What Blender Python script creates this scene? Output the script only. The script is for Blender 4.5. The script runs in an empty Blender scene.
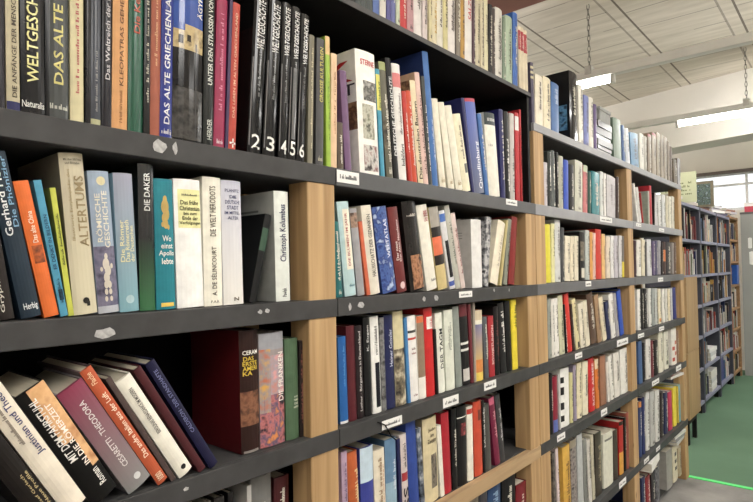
import bpy, math, random
from mathutils import Vector, Matrix
from math import sin, cos, tan, radians, atan2, hypot, pi
S = bpy.context.scene
COL = S.collection
# ------------------------------------------------------------------ camera
CAMZ = 1.45
CAMX = 0.906
YAW, PITCH, ROLL = radians(40.594), radians(1.238), radians(-0.978)
CY, FOC, CX = 257.54, 560.03, 376.5
FW = Vector((-sin(YAW)*cos(PITCH), cos(YAW)*cos(PITCH), sin(PITCH)))
r0 = Vector((cos(YAW), sin(YAW), 0)); u0 = r0.cross(FW)
RT = cos(ROLL)*r0 + sin(ROLL)*u0
UP = -sin(ROLL)*r0 + cos(ROLL)*u0
EYE = Vector((CAMX, 0, CAMZ))
cam = bpy.data.cameras.new('camera'); cam.sensor_width = 36; cam.lens = FOC/753*36
cam.shift_y = (CY-251)/753; cam.clip_start = .02; cam.clip_end = 100
co = bpy.data.objects.new('camera', cam); COL.objects.link(co)
m = Matrix((RT, UP, -FW)).transposed().to_4x4(); m.translation = EYE
co.matrix_world = m; S.camera = co
def ray(x, y): return FW + RT*((x-CX)/FOC) + UP*((CY-y)/FOC)
def onX(x, y, X): v = ray(x, y); return EYE + v*((X-EYE.x)/v.x)
def onZ(x, y, Z): v = ray(x, y); return EYE + v*((Z-EYE.z)/v.z)
def onY(x, y, Y): v = ray(x, y); return EYE + v*(Y/v.y)
def proj(P):
    v = Vector(P)-EYE; z = v.dot(FW)
    return CX+FOC*v.dot(RT)/z, CY-FOC*v.dot(UP)/z
def Yat(x, X, Z):
    lo, hi = -0.25, 30.
    for _ in range(60):
        mid = (lo+hi)/2
        v = Vector((X, mid, Z))-EYE
        if v.dot(FW) <= .01 or proj((X, mid, Z))[0] < x: lo = mid
        else: hi = mid
    return lo
# ------------------------------------------------------------------ colours, materials
def lin(c):
    out = []; g_ = .3*c[0]+.59*c[1]+.11*c[2]; c = [v+(g_-v)*.12 for v in c]
    for v in c:
        v = v/255.
        out.append(v/12.92 if v <= .04045 else ((v+.055)/1.055)**2.4)
    return (*out, 1)
MATS = {}
def nt(m):
    m.use_nodes = True
    return m.node_tree.nodes, m.node_tree.links
def mat(c, rough=.5, amp=.10, scale=40, spec=.3, metal=0, bump=0):
    """plain colour with faint procedural wear; c may be a tuple of colours = printed picture"""
    key = (c, rough, amp, scale, spec, metal, bump)
    if key in MATS: return MATS[key]
    pic = isinstance(c[0], tuple)
    if not pic and max(c) < 60: c = tuple(v*.78 for v in c); spec = min(spec, .24)
    m = bpy.data.materials.new('printed' if pic else 'surface'); N, L = nt(m)
    b = N['Principled BSDF']; b.inputs['Roughness'].default_value = rough
    b.inputs['Specular IOR Level'].default_value = spec; b.inputs['Metallic'].default_value = metal
    tc = N.new('ShaderNodeTexCoord'); no = N.new('ShaderNodeTexNoise')
    L.new(tc.outputs['Object'], no.inputs['Vector'])
    ra = N.new('ShaderNodeValToRGB'); L.new(no.outputs['Fac'], ra.inputs['Fac'])
    if pic:
        no.inputs['Scale'].default_value = 42; no.inputs['Detail'].default_value = 3
        k = len(c); e = ra.color_ramp.elements
        while len(e) < k: e.new(.5)
        for i in range(k):
            e[i].position = .33+.34*i/max(1, k-1); e[i].color = lin(c[i])
    else:
        no.inputs['Scale'].default_value = scale; no.inputs['Detail'].default_value = 4
        e = ra.color_ramp.elements; l = lin(c)
        e[0].position = .3; e[0].color = (*[v*(1-amp) for v in l[:3]], 1)
        e[1].position = .7; e[1].color = (*[min(1, v*(1+amp)) for v in l[:3]], 1)
    L.new(ra.outputs['Color'], b.inputs['Base Color'])
    if bump:
        bp = N.new('ShaderNodeBump'); bp.inputs['Strength'].default_value = bump; bp.inputs['Distance'].default_value = .002
        L.new(no.outputs['Fac'], bp.inputs['Height']); L.new(bp.outputs['Normal'], b.inputs['Normal'])
    MATS[key] = m
    return m
def grad(c0, c1, z0=0., z1=.22, rough=.45):
    """printed spine fading from c0 (bottom) to c1 (top)"""
    key = ('g', c0, c1, round(z0, 3), round(z1, 3), rough)
    if key in MATS: return MATS[key]
    m = bpy.data.materials.new('fading_print'); N, L = nt(m); b = N['Principled BSDF']; b.inputs['Roughness'].default_value = rough
    tc = N.new('ShaderNodeTexCoord'); sp = N.new('ShaderNodeSeparateXYZ'); L.new(tc.outputs['Object'], sp.inputs[0])
    mr = N.new('ShaderNodeMapRange'); mr.inputs[1].default_value = z0; mr.inputs[2].default_value = z1
    L.new(sp.outputs['Z'], mr.inputs[0]); ra = N.new('ShaderNodeValToRGB'); L.new(mr.outputs[0], ra.inputs['Fac'])
    ra.color_ramp.elements[0].color = lin(c0); ra.color_ramp.elements[1].color = lin(c1)
    L.new(ra.outputs['Color'], b.inputs['Base Color']); MATS[key] = m
    return m
def wood(c0, c1, axis='Z', name='pine', rough=.6):
    m = bpy.data.materials.new(name); N, L = nt(m); b = N['Principled BSDF']; b.inputs['Roughness'].default_value = rough
    tc = N.new('ShaderNodeTexCoord'); mp = N.new('ShaderNodeMapping'); L.new(tc.outputs['Object'], mp.inputs[0])
    mp.inputs['Scale'].default_value = {'Z': (34, 34, 1.6), 'Y': (34, 1.6, 34), 'X': (1.6, 34, 34)}[axis]
    no = N.new('ShaderNodeTexNoise'); no.inputs['Scale'].default_value = 1.0; no.inputs['Detail'].default_value = 6; no.inputs['Distortion'].default_value = .6
    L.new(mp.outputs[0], no.inputs['Vector'])
    ra = N.new('ShaderNodeValToRGB'); L.new(no.outputs['Fac'], ra.inputs['Fac']); e = ra.color_ramp.elements
    e[0].position = .3; e[0].color = lin(c0); e[1].position = .68; e[1].color = lin(c1)
    vo = N.new('ShaderNodeTexVoronoi'); vo.inputs['Scale'].default_value = 1; mp2 = N.new('ShaderNodeMapping'); L.new(tc.outputs['Object'], mp2.inputs[0])
    mp2.inputs['Scale'].default_value = {'Z': (9, 9, 4.5), 'Y': (9, 4.5, 9), 'X': (4.5, 9, 9)}[axis]; L.new(mp2.outputs[0], vo.inputs['Vector'])
    kr = N.new('ShaderNodeValToRGB'); kr.color_ramp.elements[0].position = .03; kr.color_ramp.elements[0].color = (.35, .3, .25, 1)
    kr.color_ramp.elements[1].position = .10; kr.color_ramp.elements[1].color = (1, 1, 1, 1); L.new(vo.outputs['Distance'], kr.inputs['Fac'])
    mx = N.new('ShaderNodeMix'); mx.data_type = 'RGBA'; mx.blend_type = 'MULTIPLY'; mx.inputs[0].default_value = 1
    L.new(ra.outputs['Color'], mx.inputs[6]); L.new(kr.outputs['Color'], mx.inputs[7]); L.new(mx.outputs[2], b.inputs['Base Color'])
    return m
M_PINE = wood((158, 121, 76), (198, 162, 112), 'Z')
M_PINEY = wood((150, 122, 88), (192, 160, 116), 'Y')
M_BOARD = mat((61, 61, 62), .55, .18, 22, .3)
M_BOARD_M = mat((80, 81, 84), .5, .12, 14, .4)  # second bay's lighter upper board, its sheen put into the colour
M_BOARD_L = mat((96, 97, 100), .5, .10, 14, .4)  # far bays' third shelf front, reflected lamp light put into the colour
M_BOARD_U = mat((142, 143, 148), .5, .08, 14, .4)  # far bays' upper fronts, lightened further for reflected lamp light
M_BLACK = mat((22, 21, 22), .6, .2, 12, .2)
M_BACK = mat((20, 19, 19), .8, .2, 9, .1)
M_PAGE = wood((150, 142, 122), (214, 206, 186), 'X', 'page_edges', .8)
M_PAGEW = mat((206, 200, 184), .8, .08, 90)
M_PAPER = mat((232, 232, 230), .7, .03, 60)
M_INK = mat((60, 60, 66), .7, .1, 60)
# ------------------------------------------------------------------ mesh helpers
class MB:
    def __init__(s): s.v = []; s.f = []; s.m = []; s.mats = []
    def mi(s, m):
        if m not in s.mats: s.mats.append(m)
        return s.mats.index(m)
    def add(s, vs, fs, m):
        o = len(s.v); k = s.mi(m); s.v += [tuple(v) for v in vs]
        for f in fs: s.f.append([o+i for i in f]); s.m.append(k)
    def box(s, a, b, m):
        (x0, y0, z0), (x1, y1, z1) = a, b
        s.add([(x0,y0,z0),(x1,y0,z0),(x1,y1,z0),(x0,y1,z0),(x0,y0,z1),(x1,y0,z1),(x1,y1,z1),(x0,y1,z1)],
              [(0,3,2,1),(4,5,6,7),(0,1,5,4),(1,2,6,5),(2,3,7,6),(3,0,4,7)], m)
    def tube(s, p, r, m, n=10, caps=True):
        P = [Vector(q) for q in p]; rings = []
        for i, q in enumerate(P):
            d = (P[min(i+1, len(P)-1)]-P[max(i-1, 0)]).normalized()
            a = Vector((0, 0, 1)) if abs(d.z) < .9 else Vector((1, 0, 0))
            u = d.cross(a).normalized(); w = d.cross(u)
            rings.append([q+u*r*cos(2*pi*k/n)+w*r*sin(2*pi*k/n) for k in range(n)])
        vs = [v for R in rings for v in R]; fs = []
        for i in range(len(P)-1):
            for k in range(n):
                fs.append((i*n+k, i*n+(k+1) % n, (i+1)*n+(k+1) % n, (i+1)*n+k))
        if caps: fs += [tuple(range(n)), tuple((len(P)-1)*n+k for k in reversed(range(n)))]
        s.add(vs, fs, m)
    def build(s, name, parent=None, loc=None, bevel=0, smooth=False):
        me = bpy.data.meshes.new(name); me.from_pydata(s.v, [], s.f)
        for m in s.mats: me.materials.append(m)
        me.polygons.foreach_set('material_index', s.m); me.update()
        if smooth: me.shade_smooth()
        o = bpy.data.objects.new(name, me); COL.objects.link(o)
        if parent: o.parent = parent
        if loc is not None: o.location = loc
        if bevel:
            b = o.modifiers.new('bevel', 'BEVEL'); b.width = bevel; b.segments = 2; b.limit_method = 'ANGLE'
        return o
def empty(name, loc, label, cat, group=None):
    o = bpy.data.objects.new(name, None); COL.objects.link(o); o.location = loc; o.empty_display_size = .03
    o['label'] = label; o['category'] = cat
    if group: o['group'] = group
    return o
def tag(o, label, cat, group=None, kind=None):
    o['label'] = label; o['category'] = cat
    if group: o['group'] = group
    if kind: o['kind'] = kind
    return o
def struct(o): o['kind'] = 'structure'; return o
def boxo(name, a, b, m, parent=None, bevel=0):
    """box object with its origin at the base centre"""
    c = Vector(((a[0]+b[0])/2, (a[1]+b[1])/2, a[2])); q = MB()
    q.box(tuple(Vector(a)-c), tuple(Vector(b)-c), m)
    base = parent.location if parent else Vector((0, 0, 0))
    return q.build(name, parent, c-base, bevel)
# ------------------------------------------------------------------ lettering
FC = {}
def glyphs(txt):
    if txt in FC: return FC[txt]
    cu = bpy.data.curves.new('t', 'FONT'); cu.body = txt; cu.resolution_u = 2; cu.size = 1; cu.offset = .012
    o = bpy.data.objects.new('t', cu); COL.objects.link(o)
    me = o.evaluated_get(bpy.context.evaluated_depsgraph_get()).to_mesh()
    vs = [(v.co.x, v.co.y) for v in me.vertices]; fs = [tuple(p.vertices) for p in me.polygons]
    o.to_mesh_clear(); bpy.data.objects.remove(o); bpy.data.curves.remove(cu)
    if not vs: vs = [(0, 0), (1, 0), (1, 1)]; fs = [(0, 1, 2)]
    x0 = min(v[0] for v in vs); x1 = max(v[0] for v in vs); y0 = min(v[1] for v in vs); y1 = max(v[1] for v in vs)
    FC[txt] = ([((x-x0)/(x1-x0), (y-y0)/(y1-y0)) for x, y in vs], fs)
    return FC[txt]
def scribble(rnd, n):
    """illegible small print: word-like runs of tiny strokes in a unit box"""
    vs, fs = [], []; x = 0.
    while x < 1:
        w = rnd.uniform(.012, .028)*24/n; h = rnd.choice((.55, .6, .6, 1.))
        if rnd.random() < .16: x += w*1.2; continue
        x2 = min(1, x+w*.72); o = len(vs)
        vs += [(x, 0), (x2, 0), (x2, h), (x, h)]; fs.append((o, o+1, o+2, o+3)); x += w
    return vs, fs
# ------------------------------------------------------------------ books
ZS = dict(A=1.687, B=1.385, C=1.087, D=.790, E=.395, U=1.994, T=2.100, F=.045, E2=.42)
BOOKS = []
rnd = random.Random(7)
CNAMES = [('black', (28, 27, 29)), ('charcoal', (66, 66, 68)), ('grey', (135, 136, 136)), ('pale grey', (188, 188, 186)), ('white', (232, 232, 230)),
    ('cream', (218, 208, 178)), ('tan', (170, 148, 110)), ('brown', (92, 62, 46)), ('maroon', (92, 28, 36)), ('red', (190, 42, 40)),
    ('orange', (212, 104, 48)), ('yellow', (216, 198, 58)), ('green', (66, 104, 72)), ('pale green', (176, 192, 160)), ('teal', (34, 122, 132)),
    ('navy', (30, 34, 78)), ('blue', (58, 92, 168)), ('pale blue', (150, 178, 204)), ('purple', (110, 80, 120)), ('pink', (202, 140, 146)), ('olive', (108, 104, 72))]
def cname(c):
    if isinstance(c[0], tuple): return 'picture-printed'
    neutral = ('black', 'charcoal', 'grey', 'pale grey', 'white')
    if max(c)-min(c) < 17: L = [n for n in CNAMES if n[0] in neutral]
    elif max(c) < 52: L = [n for n in CNAMES if n[0] in ('black', 'navy', 'brown')]
    else: L = [n for n in CNAMES if n[0] not in ('charcoal', 'grey', 'pale grey')]
    return min(L, key=lambda n: sum((a-b)**2 for a, b in zip(n[1], c)))[0]
def row(key, z, where, group, items, xs=-.02, bay=0):
    """items: (left px at foot, right px at foot, left px at head, head px y, colour, options) measured on the spine plane"""
    z = ZS[z]; out = []
    for it in items:
        bl, br, tl, yt, c = it[:5]; o = it[5] if len(it) > 5 else {}
        X = o.get('x', xs)
        Yl, Yr = Yat(bl, X, z), Yat(br, X, z)
        if 'P' in o:                      # a second point on the left edge of a strongly leaning book
            (x1, y1) = o['P']; a = onX(x1, y1, X); t_ = onX(tl, yt, X)
            k = (z-t_.z)/(a.z-t_.z); Yl = t_.y+(a.y-t_.y)*k; Yr = Yl+(Yr-Yat(bl, X, z))
        p = onX(tl, yt, X)
        tw = Yr-Yl
        al = atan2(Yl-p.y, p.z-z); L = hypot(Yl-p.y, p.z-z); t = tw*cos(al)
        if 'P' in o: t = o['w']
        e = dict(key=key, bay=bay, X=X, z=z, al=al, L=L, t=t*(.985 if bay <= 2 else .96), c=c, o=o, Y=(Yl if al >= 0 else Yr), neg=al < 0, Yc=(Yl+p.y+t)/2, where=where, group=group,
                 area=t*L/max(.3, Yl)**2*(1/(1+(Yl/CAMX)**2))**.5)
        out.append(e)
    out.sort(key=lambda e: e['Y'])
    BOOKS.extend(out)
def cover_mesh(e, q, pages=None):
    o = e['o']; t, L, D = e['t'], e['L'], min(.205, max(.10, .74*e['L']))
    D = o.get('D', D)
    y0 = -t if e['neg'] else 0.
    ct = min(.0028, t*.16); bulge = o.get('b', min(.005, t*.14)) if t > .012 else .0006
    rough = o.get('g', .42)
    M = lambda c: c if isinstance(c, bpy.types.Material) else mat(c, rough)
    base = o.get('M') or M(e['c']); side = M(o['c']) if 'c' in o else base
    if 'G' in o: base = grad(o['G'][0], o['G'][1], 0, L*o.get('Gz', 1), rough)
    if 'CM' in o: side = base
    X = lambda y: bulge*(1-((2*(y-y0)/t-1)**2))-bulge
    n = 6
    bands = sorted(o.get('n', []), key=lambda s: s[0]); cuts = [0.]; cm = []
    for v0, v1, bc in bands:
        if v0 > cuts[-1]+1e-4: cm.append(base); cuts.append(v0)
        cm.append(M(bc)); cuts.append(v1)
    if cuts[-1] < 1-1e-4: cm.append(base); cuts.append(1.)
    ys = [y0+t*k/n for k in range(n+1)]
    for i in range(len(cuts)-1):
        z0, z1 = cuts[i]*L, cuts[i+1]*L; vs = []; fs = []
        for y in ys: vs += [(X(y), y, z0), (X(y), y, z1)]
        for k in range(n): fs.append((2*k, 2*k+2, 2*k+3, 2*k+1))
        q.add(vs, fs, cm[i])
    # boards (left, right) and the inside of the spine, closed at head and foot
    def slab(ya, yb, m):
        q.add([(-D, ya, 0), (-bulge, ya, 0), (-bulge, yb, 0), (-D, yb, 0), (-D, ya, L), (-bulge, ya, L), (-bulge, yb, L), (-D, yb, L)],
              [(0,3,2,1),(4,5,6,7),(0,1,5,4),(1,2,6,5),(2,3,7,6),(3,0,4,7)], m)
    slab(y0, y0+ct, side); slab(y0+t-ct, y0+t, side)
    vs = [(X(y), y, z) for z in (0, L) for y in ys]+[(-bulge-ct, y, z) for z in (0, L) for y in ys]; k1 = n+1
    fs = [tuple(2*k1+k1+k for k in range(k1)), ]
    fs = []
    for k in range(n):
        fs += [(k, k+1, 2*k1+k+1, 2*k1+k), (k1+k, 3*k1+k, 3*k1+k+1, k1+k+1), (2*k1+k, 2*k1+k+1, 3*k1+k+1, 3*k1+k)]
    q.add(vs, fs, base)
    # flat printed patches, a painted highlight, pictures and lettering lying on the spine
    def patch(vs, fs, m, off):
        q.add([(X(min(max(y, y0), y0+t))+off, y, z) for y, z in vs], fs, m)
    off = .0004
    for r in o.get('r', []):
        c, ua, ub, va, vb = r[:5]
        vs, fs = [], []
        for k in range(7):
            y = y0+t*(ua+(ub-ua)*k/6); vs += [(y, va*L), (y, vb*L)]
        for k in range(6): fs.append((2*k, 2*k+2, 2*k+3, 2*k+1))
        patch(vs, fs, M(c), off)
    for c, u, v, r in o.get('e', []):
        vs = [(y0+t*u+t*r*cos(k*pi/7), v*L+t*r*(1.9 if r < .21 and len(o['e']) > 2 else 1)*sin(k*pi/7)) for k in range(14)]
        patch(vs, [tuple(range(14))], M(c), off*2)
    texts = o.get('t')
    if texts is None and t > .008 and not isinstance(e['c'][0], tuple):
        lum = sum(e['c'])/3; ink = (225, 220, 205) if lum < 120 else (70, 62, 60)
        v0 = rnd.uniform(.12, .4); texts = [(None, ink, .32, .62, v0, rnd.uniform(.72, .93))]
        if t > .018 and rnd.random() < .6: texts.append((None, ink, .68, .84, v0+.03, .7))
        if rnd.random() < .35: texts.append((None, ink, .3, .7, .04, .10, 'h'))
    for tx in texts or []:
        s, c, ua, ub, va, vb = tx[:6]; d = tx[6] if len(tx) > 6 else 'u'
        g, fs = scribble(rnd, 26 if d == 'u' or d == 'd' else 9) if s is None else glyphs(s)
        H, W = t*(ub-ua), L*(vb-va)
        if d == 'u': vs = [(y0+t*ub-H*b, va*L+W*a) for a, b in g]
        elif d == 'd': vs = [(y0+t*ua+H*b, vb*L-W*a) for a, b in g]
        else: vs = [(y0+t*ua+H*a, va*L+W*b) for a, b in g]
        patch(vs, fs, M(c), off*3)
    for c, d0, d1, v0, v1 in o.get('cv', []):            # printing on the left board
        q.add([(-bulge-d0*D, y0-.0004, v0*L), (-bulge-d1*D, y0-.0004, v0*L), (-bulge-d1*D, y0-.0004, v1*L), (-bulge-d0*D, y0-.0004, v1*L)], [(0, 1, 2, 3)], M(c))
    for s, c, d0, d1, v0, v1 in o.get('ct', []):         # lettering on the left board, read towards the spine
        g, fs = glyphs(s)
        q.add([(-bulge-d1*D+(d1-d0)*D*a, y0-.0008, (v0+(v1-v0)*b)*L) for a, b in g], fs, M(c))
    p = pages or q; ins = .003 if t > .016 else .001
    pm = o.get('pg') or M_PAGE
    p.box((-D+ins, y0+ct, ins), (-bulge-ct, y0+t-ct, L-ins), pm)
ORD = ['', 'first', 'second', 'third', 'fourth', 'fifth', 'sixth', 'seventh', 'eighth', 'ninth', 'tenth', 'eleventh', 'twelfth']
CLEAR = dict(A=.395, B=.258, C=.254, D=.254, E=.351, U=9, T=9, F=.238, E2=.325)
LIM = {1: (-.5, .8305), 2: (.921, 1.898), 3: (2.068, 3.098), 4: (3.19, 4.222)}
def quad(e):
    c, s_ = cos(e['al']), sin(e['al']); t, L = e['t'], e['L']; a = -t if e['neg'] else 0.
    return [(e['Y']+y*c-z*s_, y*s_+z*c) for y, z in ((a, 0), (a+t, 0), (a+t, L), (a, L))]
def hit(p, q, gap=.0004):
    for P, Q in ((p, q), (q, p)):
        for i in range(4):
            (ax, ay), (bx, by) = P[i], P[(i+1) % 4]; nx, ny = by-ay, ax-bx; n = hypot(nx, ny); nx /= n; ny /= n
            if max(nx*x+ny*y for x, y in P) <= min(nx*x+ny*y for x, y in Q)-gap: return False
    return True
def settle(r):
    key = r[0]['key']; z = key[:-1] if key != 'E2' else 'E2'; cl = CLEAR[z]
    if key[0] == 'A' and key[1] in '34': cl = .268
    lo, hi = LIM[r[0]['bay']]
    if key[0] in 'UT' or key in ('A1', 'A2'): lo, hi = (-1, 1.933 if key[0] == 'A' else 1.957 if key[0] == 'T' else 9)
    r.sort(key=lambda e: e['Yc'])
    for e in r:
        hz = max(q[1] for q in quad(e))
        if hz > cl-.002: e['L'] -= (hz-cl+.002)/cos(e['al'])
        q = quad(e); a, b = min(v[0] for v in q), max(v[0] for v in q)
        if b > hi: e['Y'] -= b-hi
        if a < lo: e['Y'] += lo-a
    y_old = [sum(v[0] for v in quad(e))/4 for e in r]
    for it in range(90):
        bad = False
        for i, e in enumerate(r):
            for f in r[i+1:i+3]:
                if hit(quad(e), quad(f)):
                    bad = True
                    (e if not e['neg'] else f)['t'] *= .978
                    if e['neg']: e['t'] *= .99
                    d = (f['al']-e['al'])
                    e['al'] += .012*d; f['al'] -= .012*d
                    e['Y'] -= .00025; f['Y'] += .00025
                    if e['Y'] < lo and e['bay'] != 1: e['Y'] = lo
        for e in r:
            q = quad(e); a, b = min(v[0] for v in q), max(v[0] for v in q)
            if b > hi: e['Y'] -= b-hi
            if a < lo: e['Y'] += lo-a
        if not bad: break
    dy = sum(a-sum(v[0] for v in quad(e))/4 for a, e in zip(y_old, r))/len(r)
    q = [v[0] for e in r for v in quad(e)]; dy = min(max(dy, min(0, lo-min(q))), max(0, hi-max(q)))
    for e in r: e['Y'] += dy
    if bad: print('UNSETTLED', key, [(round(e['Y'], 3)) for i, e in enumerate(r) for f in r[i+1:i+3] if hit(quad(e), quad(f))])
    for e in r: e['neg2'] = e['neg']
def build_books():
    rows = {}
    for e in BOOKS: rows.setdefault(e['key'], []).append(e)
    for r in rows.values():
        settle(r); cnt = {}
        for e in r:
            e['cn'] = e['o'].get('cn') or cname(e['c']); cnt[e['cn']] = cnt.get(e['cn'], 0)+1; e['k'] = cnt[e['cn']]
        for e in r:
            t = e['t']; size = 'slim ' if t < .015 else 'thick ' if t > .04 else ''
            if e['L'] > .28: size = 'tall '
            if e['bay'] > 2: size = ''
            if 'd' in e['o']: e['label'] = e['o']['d']+', '+e['where']
            elif cnt[e['cn']] == 1: e['label'] = '%s%s book, the only %s one %s' % (size, e['cn'], e['cn'], e['where'])
            else: e['label'] = '%s%s book, %s %s one from left %s' % (size, e['cn'], ORD[e['k']], e['cn'], e['where'])
    order = sorted([e for e in BOOKS], key=lambda e: -e['area'])
    keep = set(id(e) for e in order[:300])
    rest = MB()
    for e in BOOKS:
        loc = Vector((e['X'], e['Y'], e['z']+.0012))
        if id(e) in keep:
            if e['bay'] <= 2:
                root = empty('book', loc, e['label'], 'book', e['group']); root.rotation_euler = (e['al'], 0, 0)
                q, p = MB(), MB(); cover_mesh(e, q, p)
                q.build('cover', root); p.build('page_block', root)
            else:
                q = MB(); cover_mesh(e, q); ob = q.build('book', None, loc); ob.rotation_euler = (e['al'], 0, 0)
                tag(ob, e['label'], 'book', e['group'])
        else:
            q = MB(); cover_mesh(e, q); R = Matrix.Translation(loc) @ Matrix.Rotation(e['al'], 4, 'X')
            for k, m_ in enumerate(q.mats):
                fs = [f for f, mm in zip(q.f, q.m) if mm == k]
                used = sorted(set(i for f in fs for i in f)); ix = {v: n for n, v in enumerate(used)}
                rest.add([R @ Vector(q.v[i]) for i in used], [[ix[i] for i in f] for f in fs], m_)
    return rest
def lying(loc, size, rz, c, label, group=None, cat='book', tilt=(0, 0), name='book', glossy=.42, spine=None):
    """a book or magazine lying flat: size = (depth in x, length in y, thickness), its spine towards +x"""
    dx, ly, h = size
    root = empty(name, Vector(loc), label, cat, group); root.rotation_euler = (tilt[0], tilt[1], rz)
    m_ = mat(c, glossy); ct = min(.003, h*.2); q = MB()
    q.box((-dx/2, -ly/2, 0), (dx/2, ly/2, ct), m_); q.box((-dx/2, -ly/2, h-ct), (dx/2, ly/2, h), m_)
    q.box((dx/2-ct, -ly/2, ct), (dx/2, ly/2, h-ct), mat(spine, glossy) if spine else m_)
    q.build('cover', root)
    p = MB(); p.box((-dx/2+.002, -ly/2+.002, ct), (dx/2-ct, ly/2-.002, h-ct), M_PAGEW); p.build('page_block', root)
    return root
W = (236, 234, 228); K = (24, 23, 26)
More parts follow.
